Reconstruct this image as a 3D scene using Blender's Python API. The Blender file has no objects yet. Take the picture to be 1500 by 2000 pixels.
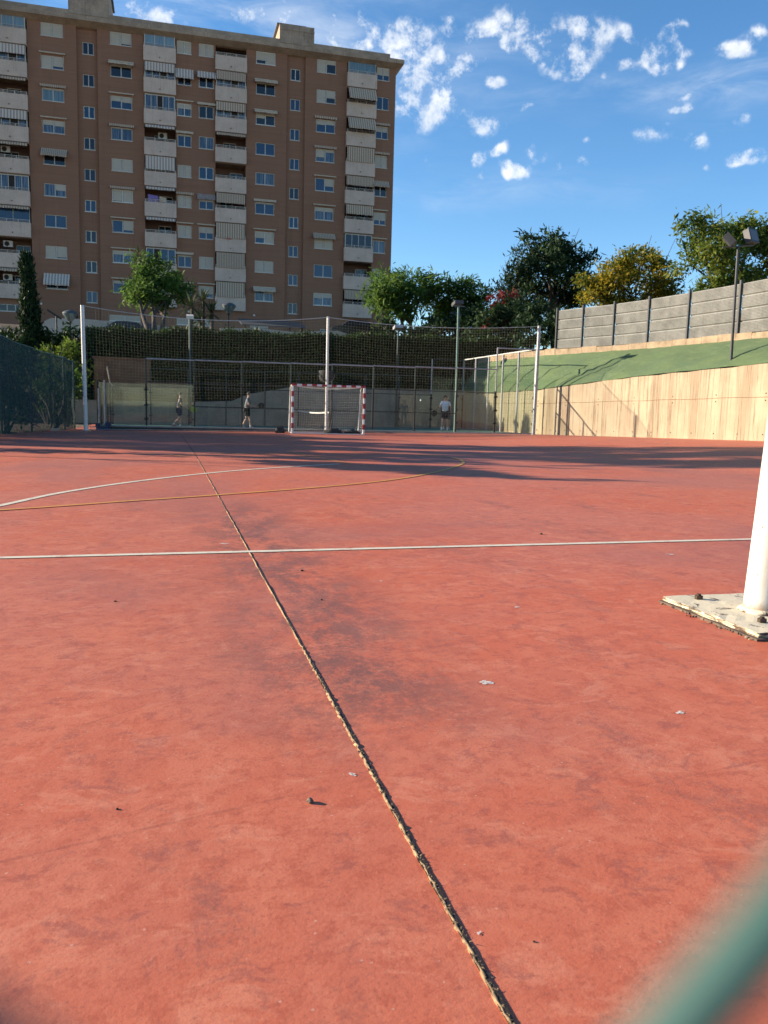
import bpy, bmesh, math, random
import numpy as np
from mathutils import Vector, Matrix
random.seed(7); rng = np.random.default_rng(7)
SC = bpy.context.scene; COL = SC.collection
R_ = math.radians
# ------------------------------------------------------------------ camera
PITCH, ROLL, YAW, EYE, SLOPE, FPX = .1232, .0269, .2578, 1.1553, .008, 1614.6
fw = Vector((math.sin(YAW)*math.cos(PITCH), math.cos(YAW)*math.cos(PITCH), -math.sin(PITCH)))
r0 = Vector((math.cos(YAW), -math.sin(YAW), 0)); u0 = r0.cross(fw)
rt = r0*math.cos(ROLL) + u0*math.sin(ROLL); up = rt.cross(fw)
cd = bpy.data.cameras.new("camera"); cam = bpy.data.objects.new("camera", cd); COL.objects.link(cam)
m = Matrix((rt, up, -fw)).transposed().to_4x4(); m.translation = (0, 0, EYE); cam.matrix_world = m
cd.sensor_fit = 'AUTO'; cd.sensor_width = 36; cd.lens = FPX/2000*36
cd.clip_start = .004; cd.clip_end = 3000
cd.dof.use_dof = True; cd.dof.focus_distance = 4.6; cd.dof.aperture_fstop = cd.lens/3.5
SC.camera = cam
ORI = Vector((0, 0, EYE))
def ray(x, y): return rt*((x-750)/FPX) + up*((1000-y)/FPX) + fw
def at(x, y, Y): q = ray(x, y); return ORI + q*(Y/q.y)          # surveyed point on the plane at distance Y
def dep(x, y, d): return ORI + ray(x, y)*d
def depth_of(P): return (Vector(P)-ORI).dot(fw)
# ------------------------------------------------------------------ tagging
def tag(o, label=None, cat=None, group=None, kind=None):
    if label: o['label'] = label
    if cat: o['category'] = cat
    if group: o['group'] = group
    if kind: o['kind'] = kind
    return o
def thing(name, loc, label, cat, group=None):
    o = bpy.data.objects.new(name, None); COL.objects.link(o); o.location = loc
    o.empty_display_size = .3
    return tag(o, label, cat, group)
def origin(o):
    v = Vector(o.location)
    while o.parent: o = o.parent; v += Vector(o.location)
    return v
class MB:
    def __init__(s): s.v = []; s.f = []; s.mi = []; s.sm = []; s.m = 0
    def face(s, pts, smooth=False):
        b = len(s.v); s.v += [tuple(p) for p in pts]; s.f.append(tuple(range(b, b+len(pts)))); s.mi.append(s.m); s.sm.append(smooth)
    def mesh(s, vs, fs, smooth=False):
        b = len(s.v); s.v += [tuple(p) for p in vs]
        for f in fs: s.f.append(tuple(i+b for i in f)); s.mi.append(s.m); s.sm.append(smooth)
    def box(s, x0, x1, y0, y1, z0, z1):
        s.mesh([(x, y, z) for z in (z0, z1) for y in (y0, y1) for x in (x0, x1)],
               [(0,2,3,1), (4,5,7,6), (0,1,5,4), (1,3,7,5), (3,2,6,7), (2,0,4,6)])
    def obox(s, c, ax, ay, az):                       # box from a centre and three half-axis vectors
        c, ax, ay, az = map(Vector, (c, ax, ay, az))
        s.mesh([c+ax*i+ay*j+az*k for k in (-1,1) for j in (-1,1) for i in (-1,1)],
               [(0,2,3,1), (4,5,7,6), (0,1,5,4), (1,3,7,5), (3,2,6,7), (2,0,4,6)])
    def tube(s, pts, rad, n=8, cap=True, smooth=True):
        pts = [Vector(p) for p in pts]
        rr = rad if isinstance(rad, (list, tuple)) else [rad]*len(pts)
        vs = []; fs = []; prev = None
        for i, p in enumerate(pts):
            a = pts[max(i-1, 0)]; b = pts[min(i+1, len(pts)-1)]; d = (b-a).normalized()
            h = Vector((0, 0, 1)) if abs(d.z) < .9 else Vector((1, 0, 0))
            if prev is None: e1 = d.cross(h).normalized()
            else:
                e1 = (prev - d*prev.dot(d)); e1 = e1.normalized() if e1.length > 1e-6 else d.cross(h).normalized()
            prev = e1; e2 = d.cross(e1)
            for k in range(n):
                t = 2*math.pi*k/n; vs.append(p + (e1*math.cos(t)+e2*math.sin(t))*rr[i])
        for i in range(len(pts)-1):
            for k in range(n):
                k2 = (k+1) % n; fs.append((i*n+k, i*n+k2, (i+1)*n+k2, (i+1)*n+k))
        s.mesh(vs, fs, smooth)
        if cap: s.face(vs[:n][::-1]); s.face(vs[-n:])
    def lathe(s, c, prof, n=14, smooth=True):
        c = Vector(c); vs = []; fs = []
        for r, z in prof:
            for k in range(n):
                t = 2*math.pi*k/n; vs.append(c+Vector((r*math.cos(t), r*math.sin(t), z)))
        for i in range(len(prof)-1):
            for k in range(n): fs.append((i*n+k, i*n+(k+1) % n, (i+1)*n+(k+1) % n, (i+1)*n+k))
        s.mesh(vs, fs, smooth); s.face(vs[:n][::-1]); s.face(vs[-n:])
    def build(s, name, mats, parent=None):
        me = bpy.data.meshes.new(name)
        off = origin(parent) if parent else Vector((0, 0, 0))
        V = np.array(s.v, dtype=float) - np.array(off) if len(s.v) else np.zeros((0, 3))
        me.from_pydata(V.tolist(), [], s.f)
        if not isinstance(mats, (list, tuple)): mats = [mats]
        for mm in mats: me.materials.append(mm)
        me.polygons.foreach_set('material_index', s.mi); me.polygons.foreach_set('use_smooth', s.sm)
        me.update()
        o = bpy.data.objects.new(name, me); COL.objects.link(o)
        if parent: o.parent = parent
        return o
# ------------------------------------------------------------------ materials
class NT:
    def __init__(s, tree): s.t = tree; s.n = tree.nodes; s.l = tree.links
    def new(s, typ, **kw):
        x = s.n.new(typ)
        for k, v in kw.items():
            if k in x.inputs.keys() if isinstance(k, str) else False: s.put(x.inputs[k], v)
            else: setattr(x, k, v)
        return x
    def put(s, sock, v):
        if isinstance(v, bpy.types.NodeSocket): s.l.new(v, sock)
        else:
            if sock.type == 'RGBA' and hasattr(v, '__len__') and len(v) == 3: v = (*v, 1)
            sock.default_value = v
    def math(s, op, a, b=0., c=None, clamp=False):
        x = s.n.new('ShaderNodeMath'); x.operation = op; x.use_clamp = clamp
        s.put(x.inputs[0], a); s.put(x.inputs[1], b)
        if c is not None: s.put(x.inputs[2], c)
        return x.outputs[0]
    def mix(s, f, a, b):
        x = s.n.new('ShaderNodeMix'); x.data_type = 'RGBA'
        s.put(x.inputs[0], f); s.put(x.inputs[6], a); s.put(x.inputs[7], b); return x.outputs[2]
    def noise(s, vec, scale, detail=4., rough=.55, dist=0.):
        x = s.n.new('ShaderNodeTexNoise'); s.put(x.inputs['Vector'], vec)
        x.inputs['Scale'].default_value = scale; x.inputs['Detail'].default_value = detail
        x.inputs['Roughness'].default_value = rough; x.inputs['Distortion'].default_value = dist
        return x.outputs['Fac']
    def ramp(s, f, a, b):                         # smooth step between a and b
        x = s.n.new('ShaderNodeMapRange'); x.interpolation_type = 'SMOOTHSTEP'
        s.put(x.inputs[0], f); s.put(x.inputs[1], a); s.put(x.inputs[2], b); return x.outputs[0]
    def scale(s, vec, sc):
        x = s.n.new('ShaderNodeMapping'); s.put(x.inputs[0], vec); x.inputs['Scale'].default_value = sc; return x.outputs[0]
    def bump(s, h, strength, dist=.02):
        x = s.n.new('ShaderNodeBump'); x.inputs['Strength'].default_value = strength; x.inputs['Distance'].default_value = dist
        s.put(x.inputs['Height'], h); return x.outputs[0]
def newmat(name):
    ma = bpy.data.materials.new(name); ma.use_nodes = True
    t = NT(ma.node_tree); b = t.n['Principled BSDF']; tc = t.n.new('ShaderNodeTexCoord')
    return ma, t, b, tc.outputs['Object']
def mat(name, col, rough=.7, var=.25, sc=3., metal=0., spec=.4, streak=0., bump=0., col2=None, stretch=(1, 1, 1)):
    ma, t, b, oc = newmat(name)
    v = t.scale(oc, stretch)
    n1 = t.noise(v, sc, 5); n2 = t.noise(v, sc*7.3, 3)
    f = t.math('ADD', t.math('MULTIPLY', n1, .65), t.math('MULTIPLY', n2, .35))
    f = t.ramp(f, .3, .7)
    c2 = col2 or tuple(c*(1-var) for c in col)
    c1 = tuple(min(c*(1+var*.35), 1) for c in col) if not col2 else col
    out = t.mix(f, c1, c2)
    if streak:
        s = t.noise(t.scale(oc, (5, 5, .35)), 1.4, 5, .65)
        out = t.mix(t.math('MULTIPLY', t.ramp(s, .52, .74), streak), out, tuple(c*.42 for c in col))
    t.put(b.inputs['Base Color'], out); b.inputs['Roughness'].default_value = rough
    b.inputs['Metallic'].default_value = metal; b.inputs['Specular IOR Level'].default_value = spec
    if bump: t.put(b.inputs['Normal'], t.bump(n2, bump))
    return ma
def leafmat(name, cols, trans=.35):
    ma = bpy.data.materials.new(name); ma.use_nodes = True; t = NT(ma.node_tree)
    b = t.n['Principled BSDF']; g = t.n.new('ShaderNodeNewGeometry'); tc = t.n.new('ShaderNodeTexCoord')
    cr = t.n.new('ShaderNodeValToRGB'); e = cr.color_ramp.elements
    e[0].color = (*cols[0], 1); e[1].color = (*cols[-1], 1)
    for i, c in enumerate(cols[1:-1]): x = e.new((i+1)/(len(cols)-1)); x.color = (*c, 1)
    big = t.noise(tc.outputs['Object'], .7, 2)
    f = t.math('ADD', t.math('MULTIPLY', g.outputs['Random Per Island'], .62), t.math('MULTIPLY', t.ramp(big, .32, .68), .38))
    t.put(cr.inputs[0], f)
    t.put(b.inputs['Base Color'], cr.outputs[0]); b.inputs['Roughness'].default_value = .6; b.inputs['Specular IOR Level'].default_value = .14
    tr = t.n.new('ShaderNodeBsdfTranslucent'); t.put(tr.inputs[0], cr.outputs[0])
    mx = t.n.new('ShaderNodeMixShader'); mx.inputs[0].default_value = trans
    t.l.new(b.outputs[0], mx.inputs[1]); t.l.new(tr.outputs[0], mx.inputs[2]); t.l.new(mx.outputs[0], t.n['Material Output'].inputs[0])
    return ma
def stripemat(name, ca, cb, width):
    ma, t, b, oc = newmat(name)
    s = t.n.new('ShaderNodeSeparateXYZ'); t.put(s.inputs[0], oc)
    fr = t.math('FRACT', t.math('DIVIDE', s.outputs[0], width))
    f = t.math('GREATER_THAN', fr, .5); n = t.noise(oc, 2.5, 3)
    c = t.mix(f, ca, cb); c = t.mix(t.math('MULTIPLY', n, .25), c, tuple(x*.6 for x in ca))
    t.put(b.inputs['Base Color'], c); b.inputs['Roughness'].default_value = .85
    return ma
def glassmat(name, col, curtain=None, rough=.04):
    ma, t, b, oc = newmat(name)
    if curtain:
        n = t.noise(t.scale(oc, (9, 1, .25)), 1.6, 3, .5)
        t.put(b.inputs['Base Color'], t.mix(t.ramp(n, .42, .62), col, curtain))
    else:
        n = t.noise(t.scale(oc, (2, 1, 1)), .8, 2); t.put(b.inputs['Base Color'], t.mix(n, col, tuple(c*.5 for c in col)))
    b.inputs['Roughness'].default_value = rough; b.inputs['Specular IOR Level'].default_value = .6
    return ma
def clearglass(name, tint=(.955, .98, .965), rfl=.008):
    ma = bpy.data.materials.new(name); ma.use_nodes = True; t = NT(ma.node_tree)
    t.n.remove(t.n['Principled BSDF'])
    a = t.n.new('ShaderNodeBsdfTransparent'); a.inputs[0].default_value = (*tint, 1)
    g = t.n.new('ShaderNodeBsdfGlossy'); g.inputs['Roughness'].default_value = .03
    d = t.n.new('ShaderNodeBsdfDiffuse'); d.inputs[0].default_value = (.5, .55, .5, 1)
    gb = t.n.new('ShaderNodeNewGeometry'); fr = t.n.new('ShaderNodeFresnel'); t.put(fr.inputs[0], t.math('SUBTRACT', 1.45, t.math('MULTIPLY', gb.outputs['Backfacing'], .76)))
    m1 = t.n.new('ShaderNodeMixShader'); t.put(m1.inputs[0], fr.outputs[0]); t.l.new(a.outputs[0], m1.inputs[1]); t.l.new(g.outputs[0], m1.inputs[2])
    m2 = t.n.new('ShaderNodeMixShader'); m2.inputs[0].default_value = rfl; t.l.new(m1.outputs[0], m2.inputs[1]); t.l.new(d.outputs[0], m2.inputs[2])
    t.l.new(m2.outputs[0], t.n['Material Output'].inputs[0])
    return ma
M = dict(
 white=mat('white_paint', (.78, .76, .70), .45, .10, 6),
 dirtywhite=mat('dirty_white_paint', (.70, .66, .57), .5, .2, 4, streak=.35),
 galv=mat('galvanised_steel', (.42, .42, .43), .45, .3, 8, metal=.5),
 grey=mat('grey_steel', (.10, .105, .105), .5, .25, 6, metal=.3),
 darkpole=mat('dark_green_steel', (.03, .055, .045), .5, .2, 5),
 greenpole=mat('green_painted_steel', (.10, .19, .16), .5, .2, 5),
 black=mat('black_steel', (.015, .016, .016), .45, .2, 5),
 rubber=mat('black_rubber', (.02, .02, .02), .8, .3, 6),
 red=mat('red_paint', (.42, .02, .025), .4, .15, 6),
 conc=mat('grey_concrete', (.37, .29, .205), .85, .3, 1.2, streak=.5, bump=.2),
 netcol=mat('white_net_cord', (.56, .55, .50), .8, .15, 9),
 cord=mat('weathered_net_cord', (.24, .225, .16), .85, .2, 9),
 wiremesh=mat('green_black_wire_mesh', (.03, .045, .038), .6, .2, 9),
 cornice=mat('weathered_cornice', (.40, .285, .20), .85, .35, 1.0, streak=.8),
 cream=mat('cream_render', (.60, .445, .345), .85, .16, .9, streak=.42),
 alu=mat('white_aluminium', (.56, .49, .41), .4, .1, 5),
 shutter=mat('cream_roller_shutter', (.50, .425, .33), .6, .12, 3, stretch=(.3, 1, 9)),
 dark=mat('dark_interior', (.03, .022, .02), .8, .4, 2),
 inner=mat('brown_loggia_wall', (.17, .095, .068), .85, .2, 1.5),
 aw1=stripemat('brown_striped_canvas', (.58, .44, .31), (.27, .18, .125), .24),
 aw2=stripemat('grey_striped_canvas', (.64, .54, .44), (.34, .25, .215), .28),
 aw3=stripemat('thin_striped_canvas', (.54, .41, .29), (.25, .16, .11), .17),
 aw4=mat('plain_beige_canvas', (.54, .42, .30), .85, .2, 4),
 aw5=mat('patterned_canvas', (.40, .34, .31), .85, .6, 14, col2=(.13, .09, .085)),
 g_blue=glassmat('sky_reflection_tinted_glass', (.03, .065, .13)),  # blue of the reflected sky put into the base colour
 g_dark=glassmat('dark_window_glass', (.018, .018, .024)),
 g_cur=glassmat('curtained_glass', (.03, .05, .085), (.13, .165, .20)),
 g_pale=glassmat('pale_balcony_glass', (.14, .215, .26), (.22, .29, .32), .1),
 g_teal=glassmat('teal_balcony_glass', (.10, .15, .17), (.17, .23, .25), .08),
 bark=mat('tree_bark', (.09, .065, .05), .9, .4, 6, bump=.5),
 soil=mat('dry_soil', (.17, .12, .08), .95, .35, 1.2, bump=.4),
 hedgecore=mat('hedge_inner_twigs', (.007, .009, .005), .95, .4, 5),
 teal=mat('green_padel_surface', (.06, .16, .12), .8, .2, 2),
 terra=mat('terracotta_brick', (.22, .10, .05), .85, .35, 2.2, streak=.4),
 stone=mat('pale_stone_blocks', (.33, .24, .15), .9, .4, 2.5, bump=.5),
 skin=mat('skin', (.46, .26, .18), .55, .08, 5),
 glass=clearglass('clear_toughened_glass'),
)
SKYS, CLOUD, EXPO = .10, 5.0, 1.25
BRICK = (.30, .152, .094)
# ------------------------------------------------------------------ light and sky
EL, AZ = R_(16.5), R_(25)                        # the sun stands to the left, a little beyond the court
SUN = Vector((-math.cos(AZ)*math.cos(EL), math.sin(AZ)*math.cos(EL), math.sin(EL)))
sl = bpy.data.lights.new("sun", 'SUN'); sl.energy = 5.0; sl.angle = R_(.55); sl.color = (1, .86, .68)
so = bpy.data.objects.new("sun", sl); COL.objects.link(so); so.rotation_euler = SUN.to_track_quat('Z', 'Y').to_euler(); so.location = SUN*80
W = bpy.data.worlds.new("World"); SC.world = W; W.use_nodes = True
t = NT(W.node_tree); bg = t.n['Background']
sky = t.n.new('ShaderNodeTexSky'); sky.sky_type = 'NISHITA'; sky.sun_disc = False
sky.sun_elevation = EL; sky.sun_rotation = math.atan2(SUN.x, SUN.y); sky.air_density = .85; sky.dust_density = .0; sky.ozone_density = 2.2; sky.altitude = 100
tc = t.n.new('ShaderNodeTexCoord'); D = tc.outputs['Generated']
sp = t.n.new('ShaderNodeSeparateXYZ'); t.put(sp.inputs[0], D)
zz = t.math('ADD', t.math('MAXIMUM', sp.outputs[2], 0), .22)
cb = t.n.new('ShaderNodeCombineXYZ'); t.put(cb.inputs[0], t.math('DIVIDE', sp.outputs[0], zz)); t.put(cb.inputs[1], t.math('DIVIDE', sp.outputs[1], zz))
P2 = cb.outputs[0]
wn = t.n.new('ShaderNodeTexNoise'); t.put(wn.inputs[0], D); wn.inputs['Scale'].default_value = 11; wn.inputs['Detail'].default_value = 3
vm = t.n.new('ShaderNodeVectorMath'); vm.operation = 'MULTIPLY_ADD'
t.put(vm.inputs[0], wn.outputs['Color']); vm.inputs[1].default_value = (.055, .055, .055); t.put(vm.inputs[2], D)
vs_ = t.n.new('ShaderNodeVectorMath'); vs_.operation = 'SUBTRACT'; t.put(vs_.inputs[0], vm.outputs[0]); vs_.inputs[1].default_value = (.0275, .0275, .0275)
DW = vs_.outputs[0]
def patch(px, py, rx, ry, amp):                    # a patch of cloud round a fixed compass direction
    d = ray(px, py).normalized(); e1 = d.cross(Vector((0, 0, 1))).normalized(); e2 = e1.cross(d)
    a = t.n.new('ShaderNodeVectorMath'); a.operation = 'DOT_PRODUCT'; t.put(a.inputs[0], DW); a.inputs[1].default_value = e1*(FPX/rx)
    b = t.n.new('ShaderNodeVectorMath'); b.operation = 'DOT_PRODUCT'; t.put(b.inputs[0], DW); b.inputs[1].default_value = e2*(FPX/ry)
    dd = t.n.new('ShaderNodeVectorMath'); dd.operation = 'DOT_PRODUCT'; t.put(dd.inputs[0], D); dd.inputs[1].default_value = d
    r2 = t.math('ADD', t.math('POWER', a.outputs['Value'], 2), t.math('POWER', b.outputs['Value'], 2))
    v = t.math('EXPONENT', t.math('MULTIPLY', r2, -1))
    return t.math('MULTIPLY', t.math('MULTIPLY', v, t.math('GREATER_THAN', dd.outputs['Value'], .3)), amp)
puffs = [(995,50,62,42,1.0),(1135,58,72,38,1.15),(1110,128,62,30,1.0),(1065,95,30,22,.8),(1335,35,44,26,.8),(1283,95,36,28,.9),(1310,68,20,26,.7),
 (1440,110,46,20,.7),(1225,135,22,16,.7),(775,82,42,32,.9),(818,70,32,34,.8),(860,130,75,55,.75),(830,200,80,52,.95),(905,95,40,34,.7),(945,245,55,28,.9),(965,160,24,14,.7),
 (932,308,22,17,.85),(830,320,22,26,.75),(1030,216,24,11,.7),(1052,310,25,14,.8),(1150,318,20,16,.7),(1258,272,48,17,.85),(1348,283,32,18,.85),(1440,312,36,13,.8),
 (999,327,18,10,.7),(1370,326,16,8,.6),(1322,323,14,8,.6),(1240,196,16,9,.6),(1490,60,30,18,.7),(1492,228,18,12,.6),(690,55,95,60,.8),(600,30,110,46,.55),(270,22,62,34,.95),(470,18,80,22,.6),(340,60,40,20,.6)]
prs = random.Random(11)
for i in range(34): q = prs.random(); puffs.append((770+prs.random()**1.3*700, 20+prs.random()*330, 12+18*q, 8+9*q, .5+.25*prs.random()))
acc = None
for p in puffs:
    v = patch(p[0], p[1], p[2]*.9, p[3]*.9, p[4]*(1.3 if p[2] < 40 else 1.0)); acc = v if acc is None else t.math('ADD', acc, v)
n1 = t.math('ADD', t.math('MULTIPLY', t.noise(D, 42, 9, .66, .2), .5), t.math('MULTIPLY', t.noise(D, 21, 7, .62, .3), .5)); n2 = t.noise(D, 120, 6, .62, .1)
brk = t.math('ADD', t.math('MULTIPLY', t.math('SUBTRACT', n1, .5), 4.6), t.math('ADD', t.math('MULTIPLY', t.math('SUBTRACT', n2, .5), .8), .78))
dens = t.ramp(t.math('MULTIPLY', t.math('MINIMUM', acc, .92), t.math('MAXIMUM', brk, 0)), .34, 1.3)
cir = t.noise(t.scale(D, (5, 5, 22)), 1.7, 6, .62, .5)
veil = t.math('ADD', t.math('ADD', patch(1440,170,150,42,.75), patch(1110,185,110,16,.35)), t.math('ADD', patch(950,365,260,34,.32), t.math('ADD', patch(700,120,260,130,.45), patch(300,10,420,70,.35))))
dens2 = t.math('MULTIPLY', t.math('MULTIPLY', veil, t.ramp(cir, .3, .75)), .75)
allc = t.math('MAXIMUM', dens, dens2)
allc = t.math('MULTIPLY', allc, t.math('MINIMUM', t.math('ADD', allc, .45), .90))
hs = t.n.new('ShaderNodeHueSaturation'); hs.inputs['Saturation'].default_value = 1.2; hs.inputs['Value'].default_value = 1.0; t.put(hs.inputs['Color'], sky.outputs[0])
shade = t.mix(t.ramp(t.noise(D, 26, 4), .35, .7), (CLOUD*.98, CLOUD*1.0, CLOUD*1.03), (CLOUD*.74, CLOUD*.80, CLOUD*.88))
t.put(bg.inputs[0], t.mix(allc, hs.outputs[0], shade)); bg.inputs[1].default_value = SKYS
SC.view_settings.view_transform = 'Standard'; SC.view_settings.look = 'None'; SC.view_settings.gamma = 1
SC.view_settings.exposure = EXPO
# ------------------------------------------------------------------ terrain
WALLP = [(14.5, 21.3), (24.0, 19.68), (30.5, 18.81), (37.45, 17.55), (49.0, 17.5)]       # (Y, X) of the retaining wall
def lerp(tab, x):
    if x <= tab[0][0]: (a, b), (c, d) = tab[0], tab[1]; return b+(d-b)*(x-a)/(c-a) if x > a-12 else b-(d-b)/(c-a)*12
    for (a, b), (c, d) in zip(tab, tab[1:]):
        if x <= c: return b+(d-b)*(x-a)/(c-a)
    return tab[-1][1]
def sst(a, b, x): q = min(max((x-a)/(b-a), 0), 1); return q*q*(3-2*q)
WBASE = [(14.5, .55), (24, .436), (30.5, .30), (37.45, .15), (49, .15)]
WTOP = [(14.5, 3.6), (24, 3.05), (30.5, 2.79), (37.6, 2.30), (49, 2.15)]
LEDGE = [(14.0, 22.6), (20.0, 22.3), (25.4, 22.15), (29.0, 21.95), (31.8, 21.62), (34.3, 21.28), (36.5, 20.78), (38.4, 20.17), (40.1, 19.6), (44.0, 18.9), (49, 18.7)]
def wallx(Y): return lerp(WALLP, Y)
def cz(X, Y):                                        # height of the court surface
    q = sst(9, wallx(Y), X); return SLOPE*X*(1-q) + lerp(WBASE, Y)*q
def fencex(Y): return lerp([(20, -7.3), (24.5, -6.75), (31.2, -5.55), (38.3, -3.9), (50, -3.6)], Y)
def hz(X, Y):                                        # height of the land round it
    back = 2.1*sst(48.6, 51, Y) + 3.0*sst(50.5, 56, Y) + 1.4*sst(62.3, 65, Y) + .7*sst(66, 82, Y)
    left = .0*sst(-7, -9, -X)
    right = 4.35*sst(0, .5, X-lerp(LEDGE, Y)-.4) if Y < 49.5 else 4.35*sst(18.5, 24, X)
    far = 3.0*sst(120, 300, Y)
    low = X > -7.3 and Y < 49 and X < wallx(Y)+3
    if low: return -.4 if X > fencex(Y)+.3 or Y < 20 else -.09
    return max(.0, back, right) + far
gx = sorted(set([-420, -250, -150, -100, -70, -50, -40]+[round(-32+i*1.0, 2) for i in range(95)]+[70, 85, 110, 150, 250, 420]))
gy = sorted(set([-420, -200, -100, -50, -25]+[round(-14+i*1.0, 2) for i in range(112)]+[110, 130, 170, 240, 330, 420]))
b = MB(); vs = [(x, y, hz(x, y)+(rng.normal()*.04 if y < 100 else 0)) for y in gy for x in gx]; nx = len(gx)
b.mesh(vs, [(j*nx+i, j*nx+i+1, (j+1)*nx+i+1, (j+1)*nx+i) for j in range(len(gy)-1) for i in range(nx-1)], True)
tag(b.build('ground', M['soil']), kind='structure')
# ------------------------------------------------------------------ the red court
ma, t, bs, oc = newmat('red_court_paint')
n1 = t.noise(t.scale(oc, (1, 1, 1)), .38, 5, .6, .4); n2 = t.noise(oc, 3.1, 8, .74, .9); n3 = t.noise(oc, 14, 7, .76); n4 = t.noise(oc, 90, 3, .7)
c = t.mix(t.ramp(n1, .32, .68), (.56, .126, .056), (.51, .152, .092))
c = t.mix(t.math('MULTIPLY', t.ramp(n2, .47, .58), .52), c, (.60, .182, .10))
c = t.mix(t.math('MULTIPLY', t.ramp(n3, .49, .60), .5), c, (.40, .085, .045))
st = t.math('ADD', t.math('MULTIPLY', t.noise(t.scale(oc, (1.6, .8, 1)), .9, 9, .78, .2), .75), t.math('MULTIPLY', t.noise(oc, 42, 4, .8), .25))
c = t.mix(t.math('MULTIPLY', t.ramp(st, .515, .64), .58), c, (.215, .082, .066))     # dark rubbed stains
sc1 = t.noise(t.scale(oc, (1, 1.3, 1)), 4.2, 9, .76, .7)
c = t.mix(t.math('MULTIPLY', t.ramp(sc1, .52, .63), .42), c, (.66, .25, .15))        # pale scuffs
sc2 = t.noise(t.scale(oc, (1, 1.3, 1)), 5.7, 9, .78, .7)
c = t.mix(t.math('MULTIPLY', t.ramp(sc2, .53, .63), .5), c, (.27, .075, .058))
sx = t.n.new('ShaderNodeSeparateXYZ'); t.put(sx.inputs[0], oc)
dj = t.math('ABSOLUTE', t.math('SUBTRACT', sx.outputs[0], .75))
near = t.math('MULTIPLY', t.math('SUBTRACT', 1, t.ramp(dj, .05, .75)), t.math('MULTIPLY', t.ramp(sx.outputs[1], 2.2, 3.4), t.math('SUBTRACT', 1, t.ramp(sx.outputs[1], 8.5, 11))))
jn = t.math('ADD', t.math('MULTIPLY', t.noise(t.scale(oc, (1.5, .8, 1)), 1.9, 9, .78, .15), .72), t.math('MULTIPLY', t.noise(oc, 38, 5, .8), .28))
c = t.mix(t.math('MULTIPLY', t.math('MULTIPLY', near, t.ramp(jn, .44, .57)), .85), c, (.165, .075, .062))   # grime along the joint
ow = t.noise(t.scale(oc, (1, .6, 1)), .21, 4, .6, .5)
c = t.mix(t.math('MULTIPLY', t.ramp(ow, .46, .60), .42), c, (.30, .115, .098))
vo = t.n.new('ShaderNodeTexVoronoi'); t.put(vo.inputs[0], oc); vo.inputs['Scale'].default_value = 16
for (xa, ya, xb, yb, w_, s_) in ((-.70, 2.06, .60, 2.40, .010, .45), (-.35, 3.0, .05, 3.3, .006, .5), (-.9, 4.4, -.4, 4.65, .008, .5), (1.3, 2.15, 2.4, 2.32, .007, .35)):
    L_ = math.hypot(xb-xa, yb-ya); ux, uy = (xb-xa)/L_, (yb-ya)/L_
    al = t.math('ADD', t.math('MULTIPLY', t.math('SUBTRACT', sx.outputs[0], xa), ux), t.math('MULTIPLY', t.math('SUBTRACT', sx.outputs[1], ya), uy))
    pe = t.math('ABSOLUTE', t.math('ADD', t.math('MULTIPLY', t.math('SUBTRACT', sx.outputs[0], xa), -uy), t.math('MULTIPLY', t.math('SUBTRACT', sx.outputs[1], ya), ux)))
    k_ = t.math('MULTIPLY', t.math('SUBTRACT', 1, t.ramp(pe, w_*.4, w_)), t.math('MULTIPLY', t.ramp(al, 0, .12), t.math('SUBTRACT', 1, t.ramp(al, L_-.3, L_))))
    c = t.mix(t.math('MULTIPLY', t.math('MULTIPLY', k_, t.ramp(n3, .3, .6)), s_), c, (.27, .07, .045))      # long rubbed scuff marks
c = t.mix(t.math('MULTIPLY', t.math('LESS_THAN', vo.outputs['Distance'], .055), .6), c, (.62, .36, .27))
c = t.mix(t.math('MULTIPLY', t.ramp(n4, .55, .72), .38), c, (.60, .20, .12))
c = t.mix(t.math('MULTIPLY', t.ramp(n4, .45, .28), .40), c, (.22, .06, .045))
t.put(bs.inputs['Base Color'], c); t.put(bs.inputs['Roughness'], t.math('ADD', t.math('MULTIPLY', n2, .22), .50))
bs.inputs['Specular IOR Level'].default_value = .3
t.put(bs.inputs['Normal'], t.bump(t.math('ADD', n4, t.math('MULTIPLY', n3, .8)), .16, .006)); M['court'] = ma
b = MB(); gx = [-7.2]+[i*.8-6.4 for i in range(40)]; gy = [.06]+[i*.8+.8 for i in range(61)]
vs = []
for y in gy:
    for i, x in enumerate(gx):
        X = max(min(x, wallx(y)+.06), fencex(y)-.12 if y > 20 else -99); vs.append((X, y, cz(X, y)))
nx = len(gx)
b.mesh(vs, [(j*nx+i, j*nx+i+1, (j+1)*nx+i+1, (j+1)*nx+i) for j in range(len(gy)-1) for i in range(nx-1)], True)
court = tag(b.build('court', M['court']), kind='structure')
b = MB()
b.mesh([(-8, -6, -.02), (24, -6, .1), (24, .055, .19), (-8, .055, -.065)], [(0, 1, 2, 3)])
tag(b.build('pavement', M['conc']), kind='structure')
def smooth(pts, n=8):
    P = [Vector((*p, 0)) for p in pts]; P = [P[0]*2-P[1]]+P+[P[-1]*2-P[-2]]; out = []
    for i in range(1, len(P)-2):
        for k in range(n):
            u = k/n; a, b_, c_, d = P[i-1:i+3]
            out.append(.5*((2*b_)+(c_-a)*u+(2*a-5*b_+4*c_-d)*u*u+(3*b_-a-3*c_+d)*u**3))
    return out+[P[-2]]
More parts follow.
